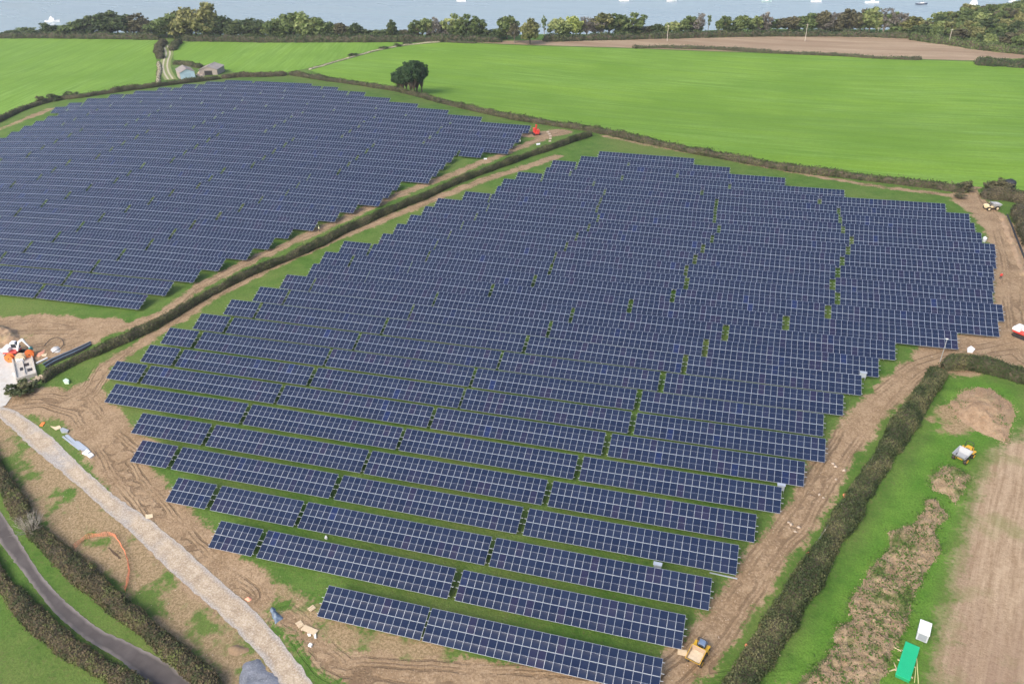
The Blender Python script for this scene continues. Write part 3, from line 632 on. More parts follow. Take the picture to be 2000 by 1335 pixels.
for x, y, h, w, sh, c in BELT+FILL:
    p = P(x, y); D = math.dist((p[0],p[1],p[2]), (0,0,CAM_Z)); s = D/F_PX
    tree("shoreline_tree", f"{LM[c][1]} {SHN[sh]} tree in the belt along the shore", p, h*s*1.12, w*s*1.28, sh, LM[c][0], "trees in the belt along the shore")
tree("field_tree", "broad olive tree on a short trunk at the ploughed field edge", P(1035,87), 15.5, 17, 'round', L_OLIVE, var=5)
tree("field_tree", "brown open tree beside the broad olive field edge tree", P(1005,84), 12.5, 13, 'bare', L_BROWN, var=6)
# wooded headland: individual crowns on the rising ground
front = [P(x, y) for x, y in ((1796,76),(1850,83),(1900,91),(1950,97),(2000,103),(2080,110))]
fth = np.array([math.atan2(p[0], p[1]) for p in front]); fr = np.array([math.hypot(p[0], p[1]) for p in front])
for th in np.arange(fth[0], fth[-1], .0185):
    r = float(np.interp(th, fth, fr))+3; R1 = float(np.interp(th, C_TH, C_R))+26
    while r < R1:
        t2 = th+random.uniform(-.007,.007); u_, v_ = r*math.sin(t2), r*math.cos(t2); z_ = float(T(u_, v_))
        if z_ > SEA+2:
            c = random.choice('mmoobldml'); sh = random.choice(['wind','round','bush','wind'])
            tree("headland_tree", f"{LM[c][1]} {SHN[sh]} tree in the headland wood", (u_, v_, z_), random.uniform(7,11), random.uniform(11,15), sh, LM[c][0], "trees of the headland wood")
        r += random.uniform(9,13)
# clump of wind-shaped pines beside the far hedge
for i, (x, y, h, w) in enumerate([(779,178,34,26),(787,181,40,26),(795,180,44,28),(803,184,52,32),(809,185,54,34),(815,183,52,34),(824,180,47,28)]):
    p = P(x, y); s = math.dist(tuple(p), (0,0,CAM_Z))/F_PX
    tree("clump_tree", ["leaning dark tree at the low end of the hedgerow clump","dark slender trunked tree inside the hedgerow clump","tallest dark tree of the hedgerow clump"][0 if i == 0 else 2 if i == 4 else 1], p, h*s*1.1, w*s*1.55, 'pine', L_PINE, "clump of dark trees by the hedge", var=i)
# shrubs in the hedges
def shrub(label, x, y, H, W, lm, shape='bush'):
    return tree("shrub", label, P(x, y), H, W, shape, lm, cat="shrub")
shrub("reddish bare shrub in the hedge of the left pasture", 80, 203, 4.2, 6.5, L_BROWN, 'bare'); shrub("dark rounded shrub in the hedge beside the reddish one", 106, 197, 4.0, 8.5, L_DARK); shrub("dark shrub farther along the left pasture hedge", 141, 190, 3.8, 8.0, L_DARK)
shrub("rounded brown shrub above the gateway hedge", 1950, 374, 4.6, 9.0, L_BROWN); shrub("brown shrub at the end of the long pasture hedge", 1886, 372, 3.6, 6, L_BROWN)
shrub("small bare brown bush beside the field gateway", 1874, 388, 1.8, 5, L_BROWN, 'bare'); shrub("dark shrub at the broken wall by the site entrance", 46, 765, 3.2, 6.5, L_HEDGEG)
for x, y in ((690,110),(750,96),(776,91),(796,87)): tag(shrub("small dark bush on the bank between the two pastures", x, y, 2.2, 6.5, L_DARK), group="bushes on the pasture bank")
# leafless pale shrub beside the lane: a fan of long twigs
def bare_shrub():
    p = P(62, 1040); e = empty("bare_shrub", p); tag(e, "pale leafless shrub with fanning twigs beside the lane", "shrub")
    rs = np.random.default_rng(5)
    mb = MB()
    for i in range(60):
        a = rs.uniform(0, 6.283); t = rs.uniform(.05, .85); L = rs.uniform(2.4, 4.2)
        d = np.array([math.cos(a)*math.sin(t), math.sin(a)*math.sin(t), math.cos(t)]); b0 = np.array([math.cos(a)*.3, math.sin(a)*.3, 0])
        q = [b0, b0+d*L*.4+[0,0,.15], b0+d*L*.8+[0,0,.1], b0+d*L+rs.normal(0,.15,3)]
        mb.tube([tuple(x) for x in q], [.035,.028,.018,.006], 4, cap=False)
        for _ in range(4):
            s = q[1]+(q[3]-q[1])*rs.random(); e2 = s+d*.8*rs.uniform(.5,1)+rs.normal(0,.35,3); mb.tube([tuple(s), tuple((s+e2)/2+[0,0,.05]), tuple(e2)], [.016,.011,.004], 3, cap=False)
    mb.build("twigs", simple("silvery_twigs", (.46,.42,.36), .9, 0, .2, 3), e)
bare_shrub()

# ================================================================== SOLAR TABLES
PW, MW, MH, GAPS = 1.154, 1.134, 2.279, .03
TILT = 0.418253; SLEN = 2*MH+GAPS; HF = .8; DVH = SLEN*math.cos(TILT)/2
EAST=[
 (64.51,[(14,-50.91),(28,-34.45)]),
 (71.82,[(7,-74.84),(28,-65.87),(28,-32.43)]),
 (78.83,[(7,-88.61),(14,-79.51),(28,-62.59),(28,-29.58)]),
 (85.87,[(7,-102.07),(28,-92.96),(28,-59.68),(28,-26.35)]),
 (92.68,[(14,-107.61),(28,-90.47),(28,-57.48),(28,-24.16)]),
 (99.61,[(28,-120.13),(28,-86.89),(28,-53.9),(28,-20.59)]),
 (106.55,[(7,-125.78),(28,-116.7),(28,-83.59),(28,-50.53),(28,-17.08)]),
 (113.29,[(7,-122.34),(28,-113.19),(28,-79.95),(28,-47.1),(28,-13.7)]),
 (120.17,[(7,-122.42),(28,-113.16),(28,-80.23),(28,-47.26),(28,-13.85)]),
 (126.92,[(7,-118.67),(28,-109.65),(28,-76.7),(28,-43.8),(28,-10.31)]),
 (133.89,[(7,-115.15),(28,-106.3),(28,-73.3),(28,-40.18),(28,-6.81)]),
 (140.68,[(7,-111.47),(28,-102.73),(28,-69.94),(28,-36.84),(28,-3.34)]),
 (147.49,[(7,-108.06),(28,-99.44),(28,-66.58),(28,-33.43),(28,0.26)]),
 (154.12,[(14,-104.15),(28,-87.87),(28,-54.76),(28,-21.35),(28,12.42)]),
 (160.80,[(7,-104.32),(14,-95.54),(28,-79.19),(28,-46.03),(28,-12.63),(28,21.02)]),
 (167.57,[(7,-102.36),(14,-93.55),(28,-76.85),(28,-43.73),(28,-10.31),(28,23.16)]),
 (174.05,[(14,-93.86),(28,-77.32),(28,-44.47),(28,-11.22),(28,22.39)]),
 (180.75,[(14,-92.59),(28,-76.06),(28,-43.09),(28,-9.74),(28,23.73)]),
 (187.25,[(14,-91.38),(28,-74.8),(28,-41.81),(28,-8.46),(28,25.0)]),
 (193.94,[(14,-89.67),(28,-72.96),(28,-39.98),(28,-6.77),(28,26.66)]),
 (200.47,[(14,-88.33),(28,-71.75),(28,-38.79),(28,-5.55),(28,27.86)]),
 (207.45,[(7,-82.1),(28,-73.54),(28,-40.47),(28,-7.22),(28,26.11)]),
 (214.10,[(28,-73.91),(28,-40.86),(28,-7.58),(28,25.69)]),
 (220.86,[(28,-74.06),(28,-41.04),(28,-7.71),(28,25.59)]),
 (228.03,[(7,-71.51),(14,-62.75),(28,-45.87),(28,-12.58),(28,20.85)]),
 (234.69,[(7,-63.9),(14,-55.15),(28,-38.19),(28,-5.02)]),
 (242.55,[(7,-63.76),(28,-54.9),(28,-21.7)]),
 (249.53,[(14,-55.67),(28,-38.77)]),
 (256.74,[(28,-50.85)]),
]
WEST=[
 (131.74,[(28,-203.45),(28,-170.24)]),
 (138.60,[(28,-201.02),(28,-167.81)]),
 (145.66,[(28,-231.08),(28,-197.87),(28,-164.66)]),
 (152.28,[(28,-228.13),(28,-194.92),(28,-161.71)]),
 (159.07,[(28,-224.11),(28,-190.9),(28,-157.69)]),
 (165.74,[(28,-254.79),(28,-221.57),(28,-188.36),(28,-155.15)]),
 (172.74,[(28,-252.88),(28,-219.67),(28,-186.45),(28,-153.24)]),
 (178.80,[(28,-248.47),(28,-215.26),(28,-182.05),(28,-148.71)]),
 (185.50,[(28,-245.01),(28,-211.8),(28,-178.59),(28,-145.4)]),
 (192.35,[(28,-275.62),(28,-242.4),(28,-209.19),(28,-175.98),(28,-142.93)]),
 (198.69,[(28,-270.14),(28,-236.93),(28,-203.72),(28,-170.5),(28,-137.64)]),
 (205.11,[(28,-270.06),(28,-236.85),(28,-203.64),(28,-170.43),(28,-137.57)]),
 (211.68,[(28,-303.17),(28,-269.95),(28,-236.74),(28,-203.53),(28,-170.32),(28,-137.63)]),
 (219.68,[(28,-296.33),(28,-263.11),(28,-229.9),(28,-196.69),(28,-163.48),(28,-130.27)]),
 (226.16,[(28,-296.35),(28,-263.13),(28,-229.92),(28,-196.71),(28,-163.5),(28,-130.29)]),
 (233.27,[(28,-296.73),(28,-263.52),(28,-230.31),(28,-197.09),(28,-163.88),(28,-130.67)]),
 (240.64,[(28,-296.76),(28,-263.55),(28,-230.33),(28,-197.12),(28,-163.91),(28,-130.7)]),
 (248.37,[(28,-297.82),(28,-264.61),(28,-231.39),(28,-198.18),(28,-164.97),(28,-131.76),(7,-98.47)]),
 (254.99,[(14,-298.04),(28,-280.98),(28,-247.77),(28,-214.56),(28,-181.34),(28,-148.13),(28,-114.92)]),
 (262.24,[(14,-298.54),(28,-281.48),(28,-248.27),(28,-215.06),(28,-181.84),(28,-148.63),(28,-115.42)]),
 (269.85,[(14,-298.54),(28,-281.48),(28,-248.27),(28,-215.06),(28,-181.85),(28,-148.63),(28,-115.42)]),
 (277.01,[(7,-309.15),(14,-300.06),(28,-282.87),(28,-249.66),(28,-216.44),(28,-183.23),(28,-150.02),(28,-116.81)]),
 (284.15,[(7,-307.90),(14,-298.99),(28,-281.93),(28,-248.72),(28,-215.51),(28,-182.3),(28,-149.09),(28,-115.87)]),
 (292.11,[(28,-304.69),(28,-271.48),(28,-238.26),(28,-205.05),(28,-171.84),(28,-138.63)]),
 (299.80,[(7,-297.89),(28,-288.91),(28,-255.7),(28,-222.49),(28,-189.27),(28,-156.06)]),
 (307.57,[(14,-289.99),(28,-272.94),(28,-239.73),(28,-206.51),(28,-173.3)]),
 (315.25,[(7,-282.55),(14,-273.58),(28,-256.52),(28,-223.31),(28,-190.1)]),
 (324.90,[(7,-275.48),(14,-266.51),(28,-249.45),(28,-216.24),(7,-183.03)]),
 (333.15,[(28,-268.1),(28,-234.89),(7,-201.68)]),
 (338.87,[(14,-261.0),(28,-243.5)]),
]
def module_arrays():
    a, b, c = .022, .034, .010; m = MH/2
    V = np.array([(0,0,0),(MW,0,0),(MW,MH,0),(0,MH,0),                     # 0-3 outer top
         (0,0,-.035),(MW,0,-.035),(MW,MH,-.035),(0,MH,-.035),             # 4-7 outer bottom
         (a,b,-.005),(MW-a,b,-.005),(MW-a,m-c,-.005),(a,m-c,-.005),       # 8-11 lower glass
         (a,m+c,-.005),(MW-a,m+c,-.005),(MW-a,MH-b,-.005),(a,MH-b,-.005), # 12-15 upper glass
         (MW,m,0),(0,m,0)], float)                                        # 16,17
    Fq = np.array([(8,9,10,11),(12,13,14,15),(0,1,9,8),(1,16,10,9),(16,2,14,13),(2,3,15,14),(3,17,12,15),(17,0,8,11),(17,11,10,16),(17,16,13,12),
          (4,7,6,5),(0,4,5,1),(2,6,7,3),(3,7,4,0),(1,5,6,2)])
    mi = np.array([0,0]+[1]*8+[2]+[1]*4)
    return V, Fq, mi
MV, MF, MMI = module_arrays()
M_BACK = simple("module_backsheet", (.55,.56,.58), .6, 0, .05, 1)
def add_uv(me, V2):
    uv = me.uv_layers.new(name="UVMap"); li = np.zeros(len(me.loops), np.int32); me.loops.foreach_get("vertex_index", li)
    uv.data.foreach_set("uv", V2[li].astype(np.float32).ravel())
UV1 = np.c_[MV[:,0]/MW, MV[:,1]/MH]
ME_MOD = np_mesh("solar_module", MV, MF, [M_CELL, M_ALU, M_BACK], MMI, tint=np.zeros(len(MF))); add_uv(ME_MOD, UV1)
ct, st_ = math.cos(TILT), math.sin(TILT)
def panel_pt(x, s, d=0.0): return (x, -DVH+s*ct-d*st_, HF+s*st_+d*ct)
PURLIN_S = (.45, 1.85, 2.75, 4.12)
POST_S = (1.05, 3.55)
def frames_x(n): return {28: [1.9+4.75*i for i in range(7)], 14: [1.7+4.25*i for i in range(4)], 7: [1.7, 6.4]}[n]
def purlin_mb(n, s, ext): return MB().box(-ext, n*PW-.02+ext, s-.03, s+.03, -.115, -.037, 0)
def rafter_mb(): return MB().box(-.03, .03, .3, SLEN-.3, -.21, -.117, 0)
def post_mb(s):
    x, y, z = panel_pt(0, s, -.2); return MB().box(-.04, .04, y-.04, y+.04, -.8, z, 0)
def raw_mesh(mb, name, m):
    o = mb.build(name, m); me = o.data; COL.objects.unlink(o); bpy.data.objects.remove(o); return me
PURL = {(n, i): raw_mesh(purlin_mb(n, s, .42 if i in (1,2) else .26), "purlin", M_STEEL) for n in (7,14,28) for i, s in enumerate(PURLIN_S)}
ME_RAFT = raw_mesh(rafter_mb(), "rafter", M_STEEL); ME_POST = [raw_mesh(post_mb(s), "post", M_STEEL) for s in POST_S]
TM = Matrix.Translation((0, -DVH, HF)) @ Matrix.Rotation(TILT, 4, 'X')
BANK = {}; FRAME = {}
for n in (7, 14, 28):
    Vs, Fs, Ms, Ts, Us = [], [], [], [], []; rs = np.random.default_rng(n)
    for j in range(2):
        for i in range(n):
            Fs.append(MF+len(Vs)*len(MV)); Vs.append(MV+np.array([i*PW, j*(MH+GAPS), 0])); Ms.append(MMI); Ts.append(np.full(len(MF), rs.random())); Us.append(UV1)
    V = np.vstack(Vs); V = np.stack([V[:,0], -DVH+V[:,1]*ct-V[:,2]*st_, HF+V[:,1]*st_+V[:,2]*ct], 1)
    BANK[n] = np_mesh("module_bank", V, np.vstack(Fs), [M_CELL, M_ALU, M_BACK], np.concatenate(Ms), tint=np.concatenate(Ts)); add_uv(BANK[n], np.vstack(Us))
    fb = MB()
    for i, s in enumerate(PURLIN_S):
        ext = .42 if i in (1,2) else .26; fb.box(-ext, n*PW-.02+ext, s-.03, s+.03, -.115, -.037, 0, TM)
    for x in frames_x(n):
        fb.box(x-.03, x+.03, .3, SLEN-.3, -.21, -.117, 0, TM)
        for s in POST_S:
            _, y, z = panel_pt(0, s, -.2); fb.box(x-.04, x+.04, y-.04, y+.04, -.8, z, 0)
    FRAME[n] = raw_mesh(fb, "support_frame", M_STEEL)
SIZE = {7: "short", 14: "half-length", 28: "long"}
def solar_table(n, u, v, label, group):
    L = n*PW; zl, zr = float(T(u, v)), float(T(u+L, v))
    e = empty("solar_table", (u, v, zl)); e.rotation_euler = (0, -math.atan2(zr-zl, L), 0); tag(e, label, "solar table", group)
    D = math.dist((u+L/2, v, (zl+zr)/2), (0, 0, CAM_Z))
    if F_PX*PW/D >= 9.6:
        for j in range(2):
            for i in range(n): mobj("solar_module", ME_MOD, e, panel_pt(i*PW, j*(MH+GAPS)), (TILT, 0, 0))
        for i in range(4): mobj("purlin", PURL[n, i], e, (0, -DVH, HF), (TILT, 0, 0))
        for x in frames_x(n):
            mobj("rafter", ME_RAFT, e, (x, -DVH, HF), (TILT, 0, 0))
            for q in (0, 1): mobj("post", ME_POST[q], e, (x, 0, 0))
    else:
        tag(mobj("module_bank", BANK[n], e), kind="stuff"); tag(mobj("support_frame", FRAME[n], e), kind="stuff")
    return e
for r, (v, tabs) in enumerate(EAST):
    for k, (n, u) in enumerate(tabs):
        solar_table(n, u, v, f"{SIZE[n]} blue solar table, {ORD[r+1]} row from the grey-hooded dumper, {ORD[k+1]} from the dividing hedge", "solar tables of the east array")
for r, (v, tabs) in enumerate(WEST):
    for k, (n, u) in enumerate(reversed(tabs)):
        solar_table(n, u, v, f"{SIZE[n]} solar table beyond the dividing hedge, {ORD[r+1]} row from the excavator, {ORD[k+1]} from hedge", "solar tables of the west array")

# ================================================================== THINGS ON THE SITE
def heading(a, b):
    """rotation about z that turns local +x along the ground from picture point a to b"""
    p, q = P(*a), P(*b); return math.atan2(q[1]-p[1], q[0]-p[0])
def wheel_mb(r, w, hub=.5):
    m = MB(); n = 16; prof = [(-w/2, r*.72), (-w/2*.96, r*.93), (-w/2*.7, r), (w/2*.7, r), (w/2*.96, r*.93), (w/2, r*.72)]
    V = []; 
    for y, rr in prof:
        for k in range(n): a = 2*math.pi*k/n; V.append((rr*math.cos(a), y, rr*math.sin(a)))
    Fs = [(i*n+k, i*n+(k+1) % n, (i+1)*n+(k+1) % n, (i+1)*n+k) for i in range(len(prof)-1) for k in range(n)]
    m.add(V, Fs+[list(range(n)), list(range(5*n, 6*n))]); return m
def rim_mb(r, w):
    m = MB(); m.tube([(0,-w/2-.03,0),(0,w/2+.03,0)], r*.55, 12); return m
def add_wheel(e, x, y, r, w, rim):
    o = wheel_mb(r, w).build("wheel", M_BLK, e, (x, y, r), smooth=False); rim_mb(r, w).build("rim", rim, o); return o
def heap_mesh(name, pl, H, mats, seed, step=.3, rough=.6, edge=2.2, ridge=0.0, freq=.35, nz=1.6):
    lo, hi = pl.min(0)-1, pl.max(0)+1; X, Y = np.meshgrid(np.arange(lo[0], hi[0], step), np.arange(lo[1], hi[1], step))
    s = poly_sd(X, Y, pl)+(fbm(X*.5/max(nz/1.6,.15), Y*.5/max(nz/1.6,.15), seed+3)-.47)*nz
    k = sstep(np.clip(s/edge, 0, 1))
    n = fbm(X*freq, Y*freq, seed, 5)-.47; r = np.abs(fbm(X*.8, Y*.8, seed+8, 4)-.47)*2; cl = fbm(X*2.2, Y*2.2, seed+19, 3)-.44
    h = k*(H*(.75+n*1.1)+rough*((.5-r)*.9+cl*1.1)); h = np.maximum(h, k*.08)
    z = T(X, Y)-.10+h; org = np.array([X.mean(), Y.mean(), float(T(X.mean(), Y.mean()))])
    return grid_mesh(name, X-org[0], Y-org[1], z-org[2], mats, mask=s > -.1, smooth=False), org
def soilheapmat(name, a, b, c, grass=.5):
    m, nt, s = mat(name); g = NG(nt); n1 = g.noise(.6, 6, rough=.65); n2 = g.noise(3.5, 6, rough=.7); n3 = g.noise(.33, 4)
    k = g.mix(g.rng(n1, .3, .7), a, b); k = g.mix(g.math('MULTIPLY', g.rng(n2, .5, .72), .7), k, c)
    if grass: k = g.mix(g.math('MULTIPLY', g.rng(n3, .56-.04*grass, .66), grass), k, g.mix(n2, (.05,.10,.015), (.11,.17,.04)))
    g.l(k, s.inputs['Base Color']); s.inputs['Roughness'].default_value = .95; s.inputs['Specular IOR Level'].default_value = .15; g.bump(n2, .7, .2, s); return m
M_SPOIL = soilheapmat("spoil_soil", (.30,.205,.130), (.44,.325,.22), (.21,.145,.095), .2)
M_BUND = soilheapmat("bund_topsoil", (.29,.215,.135), (.44,.34,.23), (.17,.13,.075), .9)
L_WEED = leafmat("weed_leaves", (.05,.11,.018), (.095,.18,.035), (.16,.23,.06))
M_GPILE = soilheapmat("blue_grey_aggregate", (.12,.135,.16), (.24,.26,.31), (.36,.37,.40), 0)
def heap(name, label, px, H, m, seed, **k):
    clods = k.pop('clods', 0); weeds = k.pop('weeds', 0)
    me, org = heap_mesh(name, PL(px), H, [m], seed, **k)
    if not clods: return tag(mobj(name, me, None, org), label, "soil heap")
    e = empty(name, org); tag(e, label, "soil heap"); mobj("mound", me, e)
    co = np.zeros(len(me.vertices)*3, np.float32); me.vertices.foreach_get("co", co); co = co.reshape(-1,3); rs = np.random.default_rng(seed)
    pk = co[rs.integers(0, len(co), clods)]+rs.normal(0, .12, (clods,3))*[1,1,.2]; oc = np.array([(1,0,0),(0,1,0),(-1,0,0),(0,-1,0),(0,0,1),(0,0,-1)], float); of = np.array([(0,1,4),(1,2,4),(2,3,4),(3,0,4),(1,0,5),(2,1,5),(3,2,5),(0,3,5)])
    sz = rs.gamma(2.0, .034, clods)+.03; a = rs.uniform(0, 6.28, clods); q = oc[None]*rs.uniform(.55,1.25,(clods,6,1))*sz[:,None,None]*np.array([1,.8,.62]); c_, s_ = np.cos(a)[:,None], np.sin(a)[:,None]
    q = np.stack([q[...,0]*c_-q[...,1]*s_, q[...,0]*s_+q[...,1]*c_, q[...,2]], -1)+pk[:,None,:]
    tag(mobj("clods", np_mesh("clods", q.reshape(-1,3), (of[None]+6*np.arange(clods)[:,None,None]).reshape(-1,3), [m]), e), kind="stuff")
    if weeds:
        cen = co[rs.integers(0, len(co), weeds//14)]; C = (cen[:,None,:]+rs.normal(0, .45, (weeds//14,14,3))*[1,1,.0]).reshape(-1,3)+[0,0,.1]; C[:,2] += rs.random(len(C))*.15
        Vv, Ff = cards(C, .2, np.array([0,0,.6]), .8); tag(mobj("weeds", np_mesh("weeds", Vv, Ff, [L_WEED], tint=rs.random(len(C))), e), kind="stuff")
    return e
c6 = lambda L: [(1350+x/3.069, 900+y/3.069) for x, y in L]
heap("spoil_heap", "large round bare spoil heap beside the yellow dumper with empty skip", [(1850,785),(1872,760),(1905,751),(1940,755),(1970,775),(1986,790),(1997,812),(1982,845),(1982,865),(1962,872),(1937,857),(1900,845),(1875,830),(1855,810)], 1.9, M_SPOIL, 3, edge=6.0, rough=.6, clods=7000, weeds=300)
heap("soil_bund", "small lumpy topsoil bund just below the yellow dumper with empty skip", c6([(1420,80),(1500,25),(1600,30),(1680,90),(1650,200),(1580,285),(1530,210),(1440,170)]), .7, M_BUND, 9, rough=.8, edge=1.8, freq=.5, clods=2600, weeds=700)
heap("soil_bund", "long lumpy topsoil bund with weeds along the broad hedge", c6([(1400,230),(1470,225),(1550,330),(1480,420),(1490,540),(1450,640),(1380,760),(1330,850),(1300,950),(1290,1030),(1240,1110),(1200,1180),(1170,1270),(1150,1345),(1100,1440),(500,1440),(600,1345),(720,1240),(840,1080),(870,1000),(960,930),(935,860),(980,750),(1040,690),(1040,640),(1160,540),(1190,430),(1330,370),(1390,290)]), .65, M_BUND, 21, rough=.85, edge=1.4, freq=.45, clods=26000, weeds=5200)
heap("soil_mound", "small dark soil mound behind the white excavator", [(-40,640),(10,634),(36,644),(42,662),(18,672),(-40,676)], 1.6, M_SPOIL, 5, edge=2.0)
tag(heap("gravel_pile", "flat pile of blue grey aggregate beside the gravel track", [(468,1295),(482,1283),(508,1280),(528,1295),(544,1320),(550,1345),(540,1370),(470,1370),(464,1330)], .35, M_GPILE, 6, edge=1.5, rough=.3), cat="gravel pile")
tag(heap("brush_heap", "tangled brown brush heap beside the aggregate pile", [(440,1262),(462,1255),(490,1262),(488,1276),(460,1284),(444,1278)], .6, simple("dry_brush", (.26,.18,.11), .95, 0, .4, 3), 8, nz=.25, edge=1.0, rough=.6, step=.3), cat="brush heap")
tag(heap("spoil_bank", "pale soil bank beside the open pipe trench", [(1948,420),(1962,418),(1974,445),(1988,480),(2000,512),(2010,540),(1990,540),(1978,500),(1960,455)], .7, M_SPOIL, 12, edge=1.2, rough=.5), cat="soil bank")

# --- site dumpers
def dumper(label, at, toward, body, skipm, insm, load=None, hood=None, bars=True, s=1.0):
    e = empty("site_dumper", P(*at), heading(at, toward)); e.scale = (s,)*3; tag(e, label, "dumper")
    MB().box(-1.75, 1.3, -.38, .38, .55, .95).box(-1.7, -.6, -.62, .62, .75, 1.05).build("chassis", body, e, bevel=.04)
    for x, r in ((1.0, .58), (-1.15, .52)):
        for y in (-.85, .85): add_wheel(e, x, y, r, .42, body)
    # hopper skip: outer shell and inner faces, open top
    o = [(.15,-.78,.98),(1.55,-.78,.92),(1.55,.78,.92),(.15,.78,.98)]; t = [(-.25,-1.02,1.85),(2.1,-1.02,1.55),(2.1,1.02,1.55),(-.25,1.02,1.85)]
    def ins(p, d, dz): c = (.95,0); return (p[0]+(c[0]-p[0])*d, p[1]*(1-d), p[2]+dz)
    ti = [ins(p, .07, 0) for p in t]; oi = [ins(p, .10, .08) for p in o]
    k = MB(); k.add(o+t+ti+oi, [(0,3,2,1),(0,1,5,4),(1,2,6,5),(2,3,7,6),(3,0,4,7)], 0).add([], [])
    b = 0; k.f += [[4,5,9,8],[5,6,10,9],[6,7,11,10],[7,4,8,11]]; k.m += [0]*4
    k.f += [[8,9,13,12],[9,10,14,13],[10,11,15,14],[11,8,12,15],[12,13,14,15]]; k.m += [1]*5
    sk = k.build("skip", [skipm, insm], e)
    if load:
        rs = np.random.default_rng(3); X, Y = np.meshgrid(np.linspace(.1,1.75,9), np.linspace(-.82,.82,8)); Z = 1.25+.12*rs.random(X.shape)+.06*np.cos(Y*2)
        mobj("load", grid_mesh("load", X, Y, Z, [load]), sk)
    MB().box(-1.95, -.95, -.55, .55, 1.0, 1.5, taper=.06).build("engine_cover", hood or body, e, bevel=.05)
    MB().box(-.72, -.38, -.3, .3, 1.02, 1.2).box(-.85, -.72, -.3, .3, 1.1, 1.62).build("seat", M_DARK, e, bevel=.03)
    MB().tube([(-.15,0,1.1),(-.22,0,1.55)], .03, 6).tube([(-.22+.02*math.cos(a),.2*math.cos(a),1.58+.2*math.sin(a)*.5) for a in np.linspace(0,6.283,13)], .02, 5).build("steering_column", M_DARK, e)
    if bars: MB().tube([(-1.0,-.55,1.05),(-1.05,-.55,2.5),(-1.05,-.4,2.68),(-1.05,.4,2.68),(-1.05,.55,2.5),(-1.0,.55,1.05)], .05, 8).build("roll_bar", M_DARK, e)
    for y in (-.8, .8): MB().box(-1.72, -.6, y-.24, y+.24, 1.08, 1.14).build("mudguard", body, e, bevel=.02)
    return e
d1 = dumper("yellow site dumper with grey hood and part loaded skip on the dirt track", (1362,1283), (1347,1312), M_YEL, M_YEL, M_RUST, M_WOOD, M_BLUEG, True, 1.0)
dumper("yellow site dumper with empty grey skip beside the spoil heap", (1880,895), (1868,906), M_YEL, M_CONCL, M_CONCL, s=1.1)
dumper("cream site dumper with grey skip near the field gateway", (1935,409), (1950,408), M_CREAM, M_CONCL, M_CONCL, s=1.1)

# --- excavators
def excavator(label, at, toward, low, boom_az=0.0, s=1.0, buck=M_TEAL):
    e = empty("excavator", P(*at), heading(at, toward)); e.scale = (s,)*3; tag(e, label, "excavator")
    for y in (-.85, .85):
        k = MB(); pr = [(-1.25,.12),(-1.45,.35),(-1.25,.62),(1.25,.62),(1.45,.35),(1.25,.12),(1.0,.02),(-1.0,.02)]
        t = k.prism(pr, y-.22, y+.22).build("track", M_BLK, e, bevel=.02)
        MB().box(-.9, .9, y-.24, y+.24, .2, .42).build("track_frame", M_DARK, t)
    MB().box(-.8, .8, -.65, .65, .3, .72).build("undercarriage", M_DARK, e)
    MB().box(-1.5, 1.0, -.95, .95, .78, 1.12).build("lower_house", low, e, bevel=.06)
    MB().prism([(-1.6,1.12),(-1.7,1.5),(-1.5,1.85),(-.3,1.85),(-.3,1.12)], -.93, .93).build("engine_cover", M_WHITE, e, bevel=.06)
    c = MB().prism([(-.3,1.12),(-.3,2.55),(.55,2.6),(.95,1.9),(1.0,1.12)], .02, .93).build("cab", M_WHITE, e, bevel=.05)
    MB().prism([(.60,2.45),(.93,1.9),(.96,1.35),(1.02,1.35),(.99,1.92),(.66,2.47)], .1, .85).build("window", M_GLASSD, c)
    for y in (-.004, .934): MB().box(-.15, .75, y-.012, y+.012, 1.55, 2.3).build("window", M_GLASSD, c)
    b = MB(); pr = [(.8,1.2),(1.0,1.5),(1.7,3.1),(2.6,3.55),(2.75,3.3),(1.95,2.85),(1.25,1.3),(1.1,1.05)]
    b.prism(pr, -.5, -.22).build("boom", M_WHITE, e, bevel=.02)
    MB().prism([(2.45,3.62),(2.78,3.62),(3.55,1.75),(3.4,1.65),(2.5,3.2)], -.48, -.24).build("stick", M_WHITE, e, bevel=.02)
    MB().prism([(3.3,1.8),(3.65,1.75),(3.75,1.2),(3.4,.9),(2.95,1.05),(3.05,1.2),(3.3,1.25)], -.72, .0).build("bucket", buck, e, bevel=.02)
    MB().tube([(1.1,-.36,1.35),(1.75,-.36,2.55)], .07, 8).tube([(2.0,-.36,3.25),(2.6,-.36,3.7)], .06, 8).build("hydraulic_ram", M_STEEL, e)
    return e
excavator("white and red excavator with raised white arm beside the cable drums", (30,693), (62,690), M_RED, s=1.25)
excavator("white and red excavator on the dirt track by the site edge", (1996,658), (2030,672), M_RED, s=1.15, buck=M_DARK)
